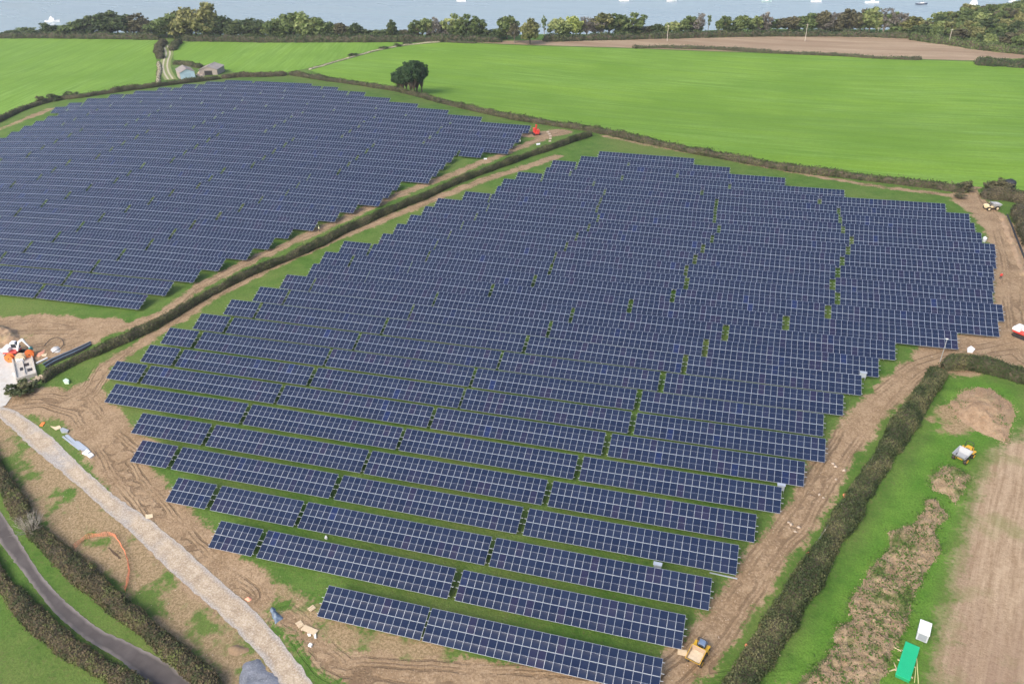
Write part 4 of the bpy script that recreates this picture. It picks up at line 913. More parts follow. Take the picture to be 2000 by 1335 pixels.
# --- red tracked machine
def red_rig():
    e = empty("tracked_rig", P(1047,263), heading((1047,263),(1040,258))); tag(e, "red tracked rig machine at the tip of the west array", "machine")
    for y in (-1.0, 1.0): MB().prism([(-1.4,.1),(-1.6,.4),(-1.4,.75),(1.4,.75),(1.6,.4),(1.4,.1)], y-.25, y+.25).build("track", M_BLK, e, bevel=.03)
    MB().box(-1.6, 1.3, -.8, .8, .5, 1.1).build("chassis", M_RED, e, bevel=.05)
    MB().box(-1.5, -.1, -1.1, .2, 1.1, 2.2, taper=.08).build("engine_cover", M_RED, e, bevel=.05)
    c = MB().box(-.6, .7, .3, 1.1, 1.1, 2.7, taper=.05).build("cab", M_RED, e, bevel=.05); MB().box(.66, .74, .42, .98, 1.6, 2.45).build("window", M_GLASSD, c)
    MB().box(.9, 1.3, -.7, -.2, .8, 3.6).box(.85, 1.35, -.8, -.1, 3.2, 3.5).build("mast", M_RED, e, bevel=.03)
    MB().box(.4, 1.1, -1.1, -.5, 1.1, 1.8).build("hydraulic_box", M_DARK, e, bevel=.03); MB().tube([(-1.2,-.8,2.2),(-1.2,-.8,2.8)], .08, 8).build("exhaust", M_DARK, e)
red_rig()
# --- tractor far off
def tractor():
    e = empty("tractor", P(1069,79), heading((1069,79),(1090,79))); tag(e, "small red and white tractor on the ploughed field", "tractor")
    MB().box(-.4, 1.9, -.42, .42, .9, 1.55).build("bonnet", M_RED, e, bevel=.05)
    c = MB().box(-1.2, .3, -.75, .75, 1.2, 2.75, taper=.1).build("cab", M_WHITE, e, bevel=.05); MB().box(-1.0, .15, -.78, .78, 1.75, 2.45).build("window", M_GLASSD, c)
    for x, r in ((1.5,.6),(-.7,.9)):
        for y in (-.85,.85): add_wheel(e, x, y, r, .45, M_WHITE)
    MB().box(-3.4, -1.5, -1.5, 1.5, .5, .9).build("implement", M_DARK, e, bevel=.03)
tractor()

# --- boxes, cabinets, poles
def cabinet(at, label):
    p = P(*at); e = empty("inverter_cabinet", p); tag(e, label, "cabinet", "inverter cabinets at the table rows")
    MB().box(-.55, .55, -.22, .22, .7, 1.75).build("housing", simple("cabinet_grey", (.48,.54,.55), .5, 0, .08, 2), e, bevel=.02)
    MB().box(-.64, .64, -.34, .34, 1.77, 1.83).build("rain_hood", M_ALU, e)
    MB().box(-.5, .5, -.24, -.222, .76, 1.7).build("door", M_ALU, e)
    for x in (-.5, .5): MB().box(x-.04, x+.04, -.05, .05, -.5, .7).build("leg", M_STEEL, e)
cabinet((1283,1117), "grey hooded cabinet behind the second row beside a cable loop"); cabinet((1523,962), "grey hooded cabinet at the east end of a mid array row"); cabinet((1683,742), "pale hooded cabinet at the row end near a white bag")
def white_box():
    a = heading((1799,1243),(1805,1216)); e = empty("equipment_box", P(1801,1240), a); tag(e, "white steel equipment box with grey sides standing on the grass", "box")
    MB().box(-1.15, 1.15, -.68, .68, .12, 1.5).build("body", simple("grey_steel_side", (.50,.53,.57), .5, 0, .06, 2), e, bevel=.02)
    MB().box(-1.19, 1.19, -.72, .72, 1.503, 1.58).build("roof", M_CLEANW, e, bevel=.02)
    MB().box(-1.165, -1.152, -.5, .5, .25, 1.35).build("door", M_GREY, e)
    for y in (-.5, .5): MB().box(-1.1, 1.1, y-.07, y+.07, -.2, .12).build("skid", M_DARK, e)
white_box()
def green_stack():
    a0, a1 = (1760,1330), (1781,1262); p = (P(*a0)+P(*a1))/2; p[2] = float(T(p[0],p[1])); e = empty("panel_stack", p, heading(a0, a1)); tag(e, "long green ribbed stack of steel panels on the grass", "panel stack")
    L = float(np.linalg.norm((P(*a1)-P(*a0))[:2]))/2
    MB().box(-L, L, -.82, .82, .12, .62).build("stack_body", M_GREEND, e, bevel=.02)
    MB().box(-L-.02, L+.02, -.86, .86, .622, .66).build("top_sheet", M_GREEN, e)
    for i in range(15):
        y = -.77+i*.11; MB().box(-L, L, y-.028, y+.028, .662, .70).build("rib", M_GREEN, e)
    for x in (-L*.6, 0, L*.6): MB().box(x-.06, x+.06, -1.1, 1.1, -.05, .11).build("timber_bearer", M_WOOD, e)
green_stack()
def rail(name, label, a, b, w, m, z=.0, cat="rail", group=None, h=.1):
    p, q = P(*a), P(*b); L = float(np.linalg.norm(q-p)); o = MB().box(0, L, -w/2, w/2, z+.01, z+.01+h).build(name, m, None, tuple(p))
    o.rotation_euler = (0, -math.asin((q[2]-p[2])/L), math.atan2(q[1]-p[1], q[0]-p[0])); return tag(o, label, cat, group)
c7 = lambda x, y: (1730+x/6.18, 1190+y/6.18)
M_YPOLE = simple("yellow_pole", (.62,.60,.28), .6, 0, .1, 3)
rail("yellow_pole", "long yellow pole leaning right of the green panel stack", c7(372,590), c7(392,890), .09, M_YPOLE, cat="pole"); rail("yellow_pole", "shorter yellow pole beside the long yellow pole", c7(362,690), c7(345,880), .07, M_YPOLE, cat="pole")
rail("timber_length", "pale timber at the left corner of the green panel stack", c7(95,640), c7(135,730), .10, M_WOOD, cat="timber"); rail("timber_length", "pale timber pointing away from the soil bund", c7(40,745), c7(130,712), .10, M_WOOD, cat="timber"); rail("timber_length", "short pale timber above the green panel stack", c7(92,450), c7(185,502), .09, M_WOOD, cat="timber")
rail("steel_rail", "long galvanised rail lying in front of a near table end", (1386,1118), (1440,1130), .16, M_ALU); 
# rails and sheets stacked beside the gravel track
z8 = lambda x, y: (70+x/6.893, 790+y/6.893)
for i, (a, b, w) in enumerate([((365,432),(592,610),.32),((405,415),(640,622),.38),((425,412),(660,618),.3),((545,495),(690,615),.34),((570,500),(712,610),.28)]):
    rail("steel_rail", ["outer galvanised rail nearest the gravel track in the rail stack","wide galvanised rail second in the rail stack","galvanised rail lying in the middle of the rail stack","shorter galvanised rail behind the long stacked rails","last short galvanised rail of the stack toward the tables"][i], z8(*a), z8(*b), w, M_ALU, .0, group="rails stacked by the gravel track", h=.16)
def flat(name, label, px, t, m, cat, z=0.02):
    pts = [P(*p) for p in px]; c = sum(pts)/len(pts); c[2] = float(T(c[0], c[1])); V = [(p[0]-c[0], p[1]-c[1], p[2]-c[2]+z) for p in pts]; n = len(V)
    V2 = [(x, y, q+t) for x, y, q in V]
    o = MB().add(V+V2, [list(range(n))[::-1], list(range(n, 2*n))]+[(i, (i+1) % n, n+(i+1) % n, n+i) for i in range(n)]).build(name, m, None, tuple(c)); return tag(o, label, cat)
flat("sheet_bundle", "white bundle of sheets at the end of the stacked rails", [z8(625,665),z8(690,612),z8(740,640),z8(690,690)], .3, M_CLEANW, "bundle"); flat("sheet_bundle", "second white bundle beside the stacked rails", [z8(688,692),z8(748,655),z8(790,690),z8(735,728)], .3, M_WHITE, "bundle")
flat("bracket_pile", "grey pile of steel brackets beyond the stacked rails", [z8(330,345),z8(365,320),z8(450,355),z8(430,385),z8(350,385)], .3, M_STEEL, "brackets"); flat("plywood_offcut", "ragged pale plywood offcut above the stacked rails", [z8(195,290),z8(260,300),z8(320,280),z8(345,315),z8(270,345)], .06, M_WOOD, "board")
flat("orange_sheet", "small orange plastic sheet beside the gravel track", [z8(50,285),z8(85,242),z8(128,240),z8(95,292)], .12, M_ORANGE, "sheet")
flat("timber_board", "pale timber board at the edge of the gravel track", [(284,1005),(298,1003.5),(299,1010),(285,1013)], .06, M_WOOD, "board"); flat("timber_board", "pale timber board beside the grey-hooded dumper", [(1324,1266),(1342,1270),(1341,1281),(1323,1277)], .06, M_WOOD, "board")
flat("white_sheet", "crumpled white sheet on the dirt above the tall hedge", [(1889,681),(1896,677),(1904,683),(1899,689),(1889,688)], .25, M_CLEANW, "sheet"); flat("plastic_bag", "white plastic bag on grass between the front rows", [(634,1052),(637,1047),(640,1051),(639,1053)], .3, M_CLEANW, "bag")
flat("white_sack", "white sack lying below the timber pallets", [(602,1262),(606,1257),(611,1260),(608,1264)], .35, M_CLEANW, "sack"); flat("concrete_slab", "pale flat slab on the verge of the north tip track", [(1047,281),(1055,280),(1055,283),(1048,284)], .12, M_WHITE, "slab"); flat("pale_slab", "pale slab lying on the grass below the west array", [(945,309.6),(951,309.4),(951,311.3),(945,311.8)], .12, M_WHITE, "slab")
flat("green_tarp", "pale green crumpled tarp on the verge near the hedge end", [(124,746),(130,742),(136,745),(135,750),(127,750)], .5, simple("pale_green_tarp", (.55,.72,.58), .5, 0, .2, 2), "tarp")
flat("white_bag", "white bulk bag at an east array row end by the curved track", [(1919,468),(1923,466),(1927,470),(1923,474),(1919,472)], .7, M_CLEANW, "bag")
tag(heap("plastic_tarp", "crumpled blue grey plastic sheet beside the gravel track", [(524,1190),(530,1181),(537,1184),(550,1200),(557,1208),(545,1214),(538,1222),(533,1213)], .45, M_TARP, 31, nz=.25, edge=.7, rough=.9, step=.16, freq=1.2), cat="tarp")
tag(heap("orange_tarp", "crumpled faded orange sheet beside the gravel track", [(474,1170),(482,1164),(493,1163),(494,1171),(486,1176)], .35, M_SALMON, 33, nz=.25, edge=.5, rough=.6, step=.16, freq=1.2), cat="tarp")
def pallet(label, px, slats=7):
    q = [P(*p) for p in px]; c = sum(q)/4; c[2] = float(T(c[0],c[1])); ax = q[1]-q[0]; L = np.linalg.norm(ax[:2]); W = np.linalg.norm((q[3]-q[0])[:2])
    e = empty("timber_pallet", c, math.atan2(ax[1], ax[0])); tag(e, label, "pallet", "timber pallets by the gravel track")
    for i in range(slats):
        x = -L/2+.06+i*(L-.12)/(slats-1); MB().box(x-.05, x+.05, -W/2, W/2, .13, .155).build("slat", M_WOOD, e)
    for y in (-W/2+.06, 0, W/2-.06): MB().box(-L/2, L/2, y-.05, y+.05, .01, .128).build("bearer", M_WOOD, e)
s7 = lambda x, y: (460+x/5.975, 1140+y/5.975)
pallet("single timber pallet nearest the front table", [s7(840,295),s7(905,245),s7(940,275),s7(875,332)]); pallet("tilted timber pallet beside the pale crate", [s7(697,468),s7(760,427),s7(805,470),s7(742,523)])
def crate():
    q = [P(*s7(768,548)), P(*s7(925,612)), P(*s7(968,545)), P(*s7(808,483))]; c = sum(q)/4; c[2] = float(T(c[0],c[1])); ax = q[1]-q[0]; L = np.linalg.norm(ax[:2]); W = np.linalg.norm((q[3]-q[0])[:2])
    e = empty("timber_crate", c, math.atan2(ax[1], ax[0])); tag(e, "long pale timber crate top lying beside the pallets", "crate")
    for i in range(6): y = -W/2+(i+.5)*W/6; MB().box(-L/2, L/2, y-W/13, y+W/13, .25, .28).build("plank", M_WOOD, e)
    for x in (-L/2+.1, 0, L/2-.1): MB().box(x-.06, x+.06, -W/2, W/2, 0.01, .248).build("bearer", M_WOOD, e)
    flat("white_foam", "white foam packing spilling from the timber crate", [s7(840,590),s7(880,590),s7(880,608),s7(850,610)], .25, M_CLEANW, "packing")
    flat("white_foam", "white foam block at the corner of the timber crate", [s7(912,600),s7(940,590),s7(945,635),s7(925,640)], .25, M_CLEANW, "packing")
crate()
# lamp post
def lamp_post():
    e = empty("lamp_post", P(1836,706)); tag(e, "slim grey lamp post at the corner of the tall hedges", "lamp post")
    MB().tube([(0,0,-.3),(0,0,2.5),(.02,0,5.2)], [.09,.07,.05], 8).build("pole", M_STEEL, e); MB().box(-.28, .22, -.12, .12, 5.2, 5.32).build("lamp_head", M_WHITE, e, bevel=.02)
lamp_post()
POLES = [(1081,77,21,"pole beside the distant tractor"),(1303,81,27,"pole between the tractor and the long dark hedge"),(1572,81,28,"pole above the thin low hedge"),(1713,71,14,"pole against the bare grey trees"),(1852,88,24,"pole with crossarm below the headland wood")]
for x, y, h, lb in POLES:
    p = P(x, y); s = math.dist(tuple(p), (0,0,CAM_Z))/F_PX*h/math.cos(math.radians(9)); e = empty("utility_pole", p); tag(e, "pale wooden "+lb, "utility pole", "poles across the ploughed field")
    MB().tube([(0,0,-.5),(0,0,s)], [.20,.13], 8).build("pole", M_POLE, e); MB().box(-.9, .9, -.06, .06, s-.7, s-.55).build("crossarm", M_POLE, e)
# --- fence beside the broad hedge
def wire_fence():
    pl = resample(PL([(1418,1350),(1452,1290),(1497,1212),(1558,1118),(1611,1040),(1645,988),(1689,922),(1740,845),(1785,775),(1815,728)]), 3.2); c = np.array([*pl[len(pl)//2], 0]); c[2] = float(T(c[0],c[1]))
    e = empty("wire_fence", c); tag(e, "low wire fence with pale posts along the broad hedge", "fence")
    for x, y in pl: MB().box(-.045, .045, -.045, .045, -.3, 1.05).build("post", M_POLE, e, (x-c[0], y-c[1], float(T(x,y))-c[2]))
    for h in (.35, .7, 1.0): MB().tube([(x-c[0], y-c[1], float(T(x,y))-c[2]+h) for x, y in pl], .012, 4).build("wire", M_STEEL, e)
wire_fence()
for i, (x, y) in enumerate([(1653,968),(1581,1080),(1487,1221),(1460,1259)]):
    q = [(x+8*math.cos(a)*random.uniform(.7,1.2), y+7*math.sin(a)*random.uniform(.7,1.2)) for a in np.linspace(0, 5.5, 7)]
    tag(heap("orange_netting", "crumpled bundle of orange netting at the wire fence", q, .5, M_ORANGEN, 40+i, nz=.25, edge=.4, rough=.5, step=.15, freq=1.5), cat="netting", group="orange netting bundles at the wire fence")
# --- orange barrier netting round the dug hole
def barrier():
    pl = resample(PL([(144,1068),(152,1058),(164,1048),(185,1043),(222,1041),(232,1056),(243,1075),(250,1095),(252,1115),(248,1136),(243,1150)], .5), .5); c = np.array([*pl[len(pl)//2], 0]); c[2] = float(T(c[0],c[1]))
    e = empty("barrier_netting", c); tag(e, "sagging orange barrier netting round the dug trench", "barrier")
    n = len(pl); z = T(pl[:,0], pl[:,1])-c[2]; sag = .78+.14*np.cos(np.arange(n)*.5*2*math.pi/3.0); V = []; Fs = []
    d = np.gradient(pl, axis=0); d /= np.linalg.norm(d, axis=1)[:,None]; nr = np.stack([-d[:,1], d[:,0]], 1); wob = .12*np.sin(np.arange(n)*1.3)
    for k in range(6):
        f = k/5; off = wob*(f-.4)
        for i in range(n): V.append((pl[i,0]-c[0]+nr[i,0]*off[i], pl[i,1]-c[1]+nr[i,1]*off[i], z[i]+.06+f*sag[i]))
    for k in range(5):
        b = MB()
    m = MB()
    for k in range(6): m.tube([V[k*n+i] for i in range(n)], .022, 4, cap=False)
    for i in range(0, n): m.tube([V[i], V[3*n+i], V[5*n+i]], .018, 4, cap=False)
    m.build("netting", M_ORANGEN, e)
    for i in range(0, n, 6): MB().tube([(V[i][0], V[i][1], z[i]-.3), (V[i][0], V[i][1], z[i]+1.1)], .025, 6).build("stake", M_DARK, e)
barrier()
patch("painted_trench", PL([(207,1060),(212,1064),(222,1077),(236,1087),(247,1096),(243,1099),(231,1092),(218,1083),(210,1072)]), M_SOIL_SHADE, .06, .8, .05)  # flat patch: the hole's dark depth is painted, ground stays uncut
tag(heap("spoil_lumps", "dark brown spoil beside the dug trench", [(222,1072),(232,1070),(244,1082),(246,1090),(236,1084),(226,1078)], .4, M_SOIL_SHADE, 51, nz=.25, edge=.6, rough=.5, step=.2, freq=.9), cat="soil heap")
# --- open pipe trench
def pipe():
    pl = resample(PL([(1967,420),(1974,436),(1983,460),(1992,482),(2002,508),(2016,545)]), 2.0); o = MB().tube([(x, y, float(T(x,y))+.12) for x, y in pl], .22, 8).build("pipe", M_BLACKPIPE); tag(o, "long black pipe laid along the pale soil bank", "pipe")
pipe()
# --- entrance compound: plinth, drums, ducting, rubble
def compound():
    q = [P(*p) for p in ((14,708),(52,694),(86,722),(42,747))]; c = sum(q)/4; c[2] = max(p[2] for p in q); ax = q[1]-q[0]; L = np.linalg.norm(ax[:2])/2; ay = q[3]-q[0]; W = np.linalg.norm(ay[:2])/2
    e = empty("substation_plinth", c, math.atan2(ax[1], ax[0])); tag(e, "pale concrete substation plinth with dark openings beside the cable drums", "plinth")
    sy = 1 if (ax[0]*ay[1]-ax[1]*ay[0]) > 0 else -1
    MB().box(-L, L, -W, W, -1.2, .30).build("slab", M_CONC, e, bevel=.04)
    for x0, x1 in ((-L, -L+.3), (L-.3, L)): MB().box(x0, x1, -W+.31, W-.31, .303, .62).build("upstand", M_CONC, e, bevel=.02)
    for y0, y1 in ((-W, -W+.3), (W-.3, W)): MB().box(-L, L, y0, y1, .303, .62).build("upstand", M_CONC, e, bevel=.02)
    for x, y in ((-.2*L, -.25*W), (.25*L, .0), (.45*L, -.5*W)): MB().box(x-.5, x+.5, y-.7, y+.7, .302, .34).build("floor_hatch", M_DARK, e)
    MB().box(-.6*L, .1*L, .35*W, .65*W, .303, .9).build("kiosk_base", M_WHITE, e, bevel=.03)
    MB().box(-.1*L, .0, -.8*W, .9*W, .303, .55).build("cable_trough", M_CONC, e, bevel=.02)
    rail("white_beam", "white steel beam beside the substation plinth", (72,711), (94,700), .3, M_CLEANW, .1, "beam", h=.3); rail("white_beam", "long white kerb in front of the substation plinth", (26,730), (40,746), .35, M_CLEANW, .1, "kerb", h=.3)
compound()
def drum(at, R, W, label, m, az, tilt=0.0, cable=M_BLACKPIPE):
    p = P(*at); e = empty("cable_drum", p, az); tag(e, label, "cable drum", "cable drums at the compound")
    def disc(x0, x1, r, mm, nm): return MB().tube([(x0,0,R),(x1,0,R)], r, 20).build(nm, mm, e)
    disc(-W/2, -W/2+.1, R, m, "flange"); disc(W/2-.1, W/2, R, m, "flange"); disc(-W/2+.1, W/2-.1, R*.62, cable, "cable_winding"); disc(-W/2-.04, W/2+.04, R*.16, M_DARK, "hub")
fa = -math.pi/2+.25
drum((22,706), 1.0, .9, "bright orange cable drum nearest the excavator", M_ORANGE, fa, cable=M_ORANGE); drum((43,706), 1.05, .9, "tan timber cable drum between the two orange drums", M_WOOD, fa+.3, cable=M_WOOD); drum((60,698), .95, .9, "orange cable drum behind the timber drum", M_ORANGE, fa+.5, cable=M_ORANGE)
tag(heap("orange_tarp", "faded orange sheeting on the ground beside the cable drums", [(68,695),(80,686),(90,680),(88,688),(76,698)], .4, M_SALMON, 61, nz=.25, edge=.6, rough=.4, step=.25), cat="tarp")
flat("timber_board", "pale board beside the orange sheeting at the compound", [(81,693),(92,690),(90,696),(82,696)], .1, M_WOOD, "board")
tag(heap("aggregate_patch", "pale grey aggregate heap inside the loop of black cable", [(95,682),(104,675),(116,674),(122,682),(116,690),(100,690)], .4, simple("pale_aggregate", (.50,.50,.50), .95, 0, .2, 3), 62, nz=.25, edge=1.0, rough=.3), cat="gravel pile")
def cable_loop():
    pts = resample(np.array([P(x,y) for x,y in ((88,678),(98,668),(110,662),(122,663),(126,672),(120,684),(110,690),(104,694))]), .8); o = MB().tube([(x,y,float(T(x,y))+.45+.25*math.sin(i*.5)) for i,(x,y,z) in enumerate(pts)], .07, 6).build("cable_loop", M_BLACKPIPE); tag(o, "loose black cable loop lying beside the aggregate heap", "cable")
cable_loop()
for i in range(6):
    o_ = (i-2.5)*1.6; pts = resample(PL([(88+o_,718+i*1.5-6),(104+o_,708+i*1.6-6),(128+o_*.8,697+i*1.6-6),(152+o_*.6,687+i*1.6-6),(178,672+i*1.2-4)]), 2.0)
    o = MB().tube([(x+.15*math.sin(k*.7+i), y, float(T(x,y))+.2) for k,(x,y) in enumerate(pts)], .13, 7).build("ducting_length", M_BLACKPIPE if i % 3 else M_TARP); tag(o, "length of black ducting laid along the dividing hedge end", "ducting", "ducting lengths beside the dividing hedge")
def rubble():
    rs = np.random.default_rng(8); c = P(66,744); e = empty("broken_wall", c); tag(e, "broken dry stone wall end beside the substation plinth", "stone wall")
    for i in range(46):
        p = P(rs.uniform(46,90), 0) if False else P(*(np.array((46,752))+(np.array((90,738))-np.array((46,752)))*rs.random()+rs.normal(0,2.4,2))); s = rs.uniform(.22,.5); k = MB(); V = []
        bm = bmesh.new(); bmesh.ops.create_icosphere(bm, subdivisions=1, radius=s)
        for v in bm.verts: v.co = v.co*rs.uniform(.75,1.15); v.co.z *= .7
        me = bpy.data.meshes.new("stone"); bm.to_mesh(me); bm.free(); me.materials.append(M_STONE)
        mobj("stone", me, e, (p[0]-c[0], p[1]-c[1], p[2]-c[2]+s*.4+rs.random()*.5))
rubble()
# pale stones scattered on the tracks: too many and too small to pick out singly
def scatter_stones():
    rs = np.random.default_rng(4); V = []; Fs = []
    oc = np.array([(1,0,0),(0,1,0),(-1,0,0),(0,-1,0),(0,0,1),(0,0,-1)], float); of = np.array([(0,1,4),(1,2,4),(2,3,4),(3,0,4),(1,0,5),(2,1,5),(3,2,5),(0,3,5)])
    def put(p, s):
        q = oc*rs.uniform(.6,1.2,(6,1))*s*np.array([1,.8,.5]); a = rs.uniform(0,6.28); c, n = math.cos(a), math.sin(a); q = np.c_[q[:,0]*c-q[:,1]*n, q[:,0]*n+q[:,1]*c, q[:,2]]+p+[0,0,s*.2]
        Fs.append(of+6*len(V)); V.append(q)
    for x, y in [(1627,906),(1632,911),(1648,919),(1540,1020),(1545,1024),(1553,1038),(1560,1030),(1608,972),(1632,936),(1600,966),(1860,695),(1820,697)]: put(P(x,y), rs.uniform(.25,.5))
    for pl, w in DIRT_W[:8]+PATCH_W[:2]:
        r = resample(pl, 1.0)
        for x, y in r:
            for _ in range(2):
                if rs.random() < .75: px_, py_ = x+rs.normal(0,w*.6), y+rs.normal(0,w*.6); put(np.array([px_,py_,float(T(px_,py_))]), rs.uniform(.04,.14))
    o = mobj("scattered_stones", np_mesh("scattered_stones", np.vstack(V), np.vstack(Fs), [M_ROCK])); tag(o, "small pale stones scattered over the dirt tracks", "stones", kind="stuff")
scatter_stones()
for i, (x, y) in enumerate([(1070,258),(1073,262),(1075,266),(1075,271),(1074,276)]): flat("kerb_stone", "pale flat stone in the curved line beside the red rig", [(x-2.5,y-1),(x+2.5,y-1.2),(x+2.5,y+1),(x-2.5,y+1.2)], .15, M_ROCK, "stone")["group"] = "curved line of pale stones"

# --- barns
def barn(label, corner, back, W, Lh, eave, ridge, front, wall):
    p = P(*corner); a = heading(corner, back); e = empty("barn", p, a); tag(e, label, "barn")      # local x runs from the front gable to the back
    b = MB()
    b.box(0, .25, -W/2, W/2, -.5, eave).build("front_wall", front, e); MB().prism([(0,0),(.25,0),(.25,0.01),(0,0.01)], 0, .01) 
    MB().add([(0,-W/2,eave+.002),(0,W/2,eave+.002),(0,0,ridge-.05),(.25,-W/2,eave+.002),(.25,W/2,eave+.002),(.25,0,ridge-.05)], [(0,1,2),(5,4,3),(0,2,5,3),(1,4,5,2),(0,3,4,1)]).build("gable", front, e)
    MB().add([(Lh,-W/2,eave),(Lh,W/2,eave),(Lh,0,ridge-.05),(Lh-.25,-W/2,eave),(Lh-.25,W/2,eave),(Lh-.25,0,ridge-.05)], [(0,1,2),(5,4,3),(0,2,5,3),(1,4,5,2),(0,3,4,1)]).build("gable", wall, e)
    MB().box(Lh-.25, Lh, -W/2, W/2, -.5, eave-.003).build("back_wall", wall, e)
    for s in (-1, 1):
        y = s*W/2; MB().box(.253, Lh-.253, y-.12, y+.12, -.5, eave).build("side_wall", wall, e)
        V = [(-.35, s*(W/2+.35), eave-.12), (Lh+.35, s*(W/2+.35), eave-.12), (Lh+.35, 0, ridge), (-.35, 0, ridge)]
        V += [(x, y2, z+.12) for x, y2, z in V]
        r = MB().add(V, [(0,1,2,3),(7,6,5,4),(0,4,5,1),(1,5,6,2),(2,6,7,3),(3,7,4,0)]).build("roof_slope", M_ROOF, e)
        for i in range(int(Lh/1.1)+1):
            x = -.3+i*1.1; V = [(x, s*(W/2+.36), eave-.0), (x+.12, s*(W/2+.36), eave-.0), (x+.12, s*.02, ridge+.115), (x, s*.02, ridge+.115)]; V += [(a_, b_, z+.06) for a_, b_, z in V]
            MB().add(V, [(0,1,2,3),(7,6,5,4),(0,4,5,1),(1,5,6,2),(2,6,7,3),(3,7,4,0)]).build("roof_rib", M_ROOF, r)
    MB().box(-.4, Lh+.4, -.2, .2, ridge+.05, ridge+.2).build("ridge_cap", M_ROOF, e)
    MB().box(-.03, -.002, -W*.22, W*.22, 0, eave*.8).build("door", M_DARK if wall is front else simple("blue_door", (.42,.58,.70), .5, 0, .05, 1), e)
barn("barn with pale blue gable and grey sheet roof beside the farm track", (368,154), (354,144), 7.6, 13, 3.5, 5.1, M_BLUEWALL, M_BARNW)
barn("low open grey barn with weathered sheet roof beside the blue gabled barn", (408,147), (424,139), 10, 12, 3.0, 4.6, M_BARNW, M_BARNW)
tag(heap("rubble_pile", "pale rubble and debris between the two barns", [(383,146),(388,140),(396,140),(402,148),(396,151),(386,150)], .9, simple("pale_debris", (.58,.47,.36), .9, 0, .3, 1), 71, edge=1.5, rough=.8), cat="rubble")
# dark tank behind the gateway hedge
def tank():
    e = empty("water_tank", P(1967,376)); tag(e, "dark plastic tank standing behind the gateway hedge", "tank")
    MB().tube([(0,0,0),(0,0,3.2),(0,0,3.7),(0,0,4.0)], [1.6,1.6,1.3,.5], 18).build("body", M_BLACKPIPE, e); MB().tube([(0,0,4.0),(0,0,4.15)], .35, 12).build("lid", M_DARK, e)
tank()

# --- people
def person(label, at, face, jacket, H=1.75, stride=.25, lean=0.0):
    e = P(*at); me = bpy.data.meshes.new("person"); bm = bmesh.new(); sk = bm.verts.layers.skin.verify()
    def v(x, y, z, r, root=False):
        q = bm.verts.new((x, y, z)); q[sk].radius = (r, r); q[sk].use_root = root; return q
    def ch(*vs):
        for a, b in zip(vs, vs[1:]): bm.edges.new((a, b))
    L = lean
    pel = v(0,0,.95,.15,True); ch_ = v(L*.6,0,1.30,.17); nk = v(L,0,1.50,.07); hd = v(L+.02,0,1.60,.10); tp = v(L+.02,0,1.72,.085)
    ch(pel, ch_, nk, hd, tp)
    for s in (-1, 1):
        hip = v(0, s*.10, .88, .11); kn = v(.12*s*stride*4*.5+.03, s*.11, .48, .075); an = v(s*stride*.9-.04, s*.11, .07, .05); to = v(s*stride*.9+.14, s*.12, .04, .045); ch(pel, hip, kn, an, to)
        sh = v(L*.9, s*.19, 1.42, .08); el = v(L*.8-s*.10, s*.27, 1.13, .055); wr = v(L+.10-s*.12, s*.25, .88, .04); hn = v(L+.15-s*.12, s*.24, .79, .042); ch(ch_, sh, el, wr, hn)
        for k, (dx, dl) in enumerate(((.03,.09),(.01,.10),(-.01,.095),(-.03,.08))):
            f = v(L+.16-s*.12+dx*.6, s*.24+dx*.3, .79-dl, .011); bm.edges.new((hn, f))
        th = v(L+.20-s*.12, s*.23, .76, .012); bm.edges.new((hn, th))
    bm.to_mesh(me); bm.free()
    o = mobj("person", me, None, tuple(e)); o.rotation_euler = (0,0,heading(at, face)); o.scale = (H/1.78,)*3
    o.modifiers.new("skin", 'SKIN').use_smooth_shade = True; o.modifiers.new("sub", 'SUBSURF').levels = 1; o.modifiers["sub"].render_levels = 1
    m, nt, b = mat("clothing"); g = NG(nt); g.pos(); sx = g.n("ShaderNodeSeparateXYZ"); g.l(g.tc.outputs['Object'], sx.inputs[0])
    c = g.mix(g.math('GREATER_THAN', sx.outputs[2], .92), (.05,.045,.05), jacket); c = g.mix(g.math('GREATER_THAN', sx.outputs[2], 1.53), c, (.52,.34,.25)); c = g.mix(g.math('GREATER_THAN', sx.outputs[2], 1.66), c, (.80,.78,.70)); c = g.mix(g.math('LESS_THAN', sx.outputs[2], .09), c, (.03,.025,.02))
    g.l(c, b.inputs['Base Color']); b.inputs['Roughness'].default_value = .85; me.materials.append(m)
    return tag(o, label, "person")
person("person in a red jacket walking on the dirt track beside the east array", (1953,545), (1960,560), (.60,.05,.04), lean=.12)
person("person in a pale yellow jacket standing at the west array edge", (624,452), (600,455), (.85,.87,.50), stride=.08)
person("person in a white jacket at the west array tip below the red rig", (1016,281), (1000,281), (.85,.86,.84), stride=.06)

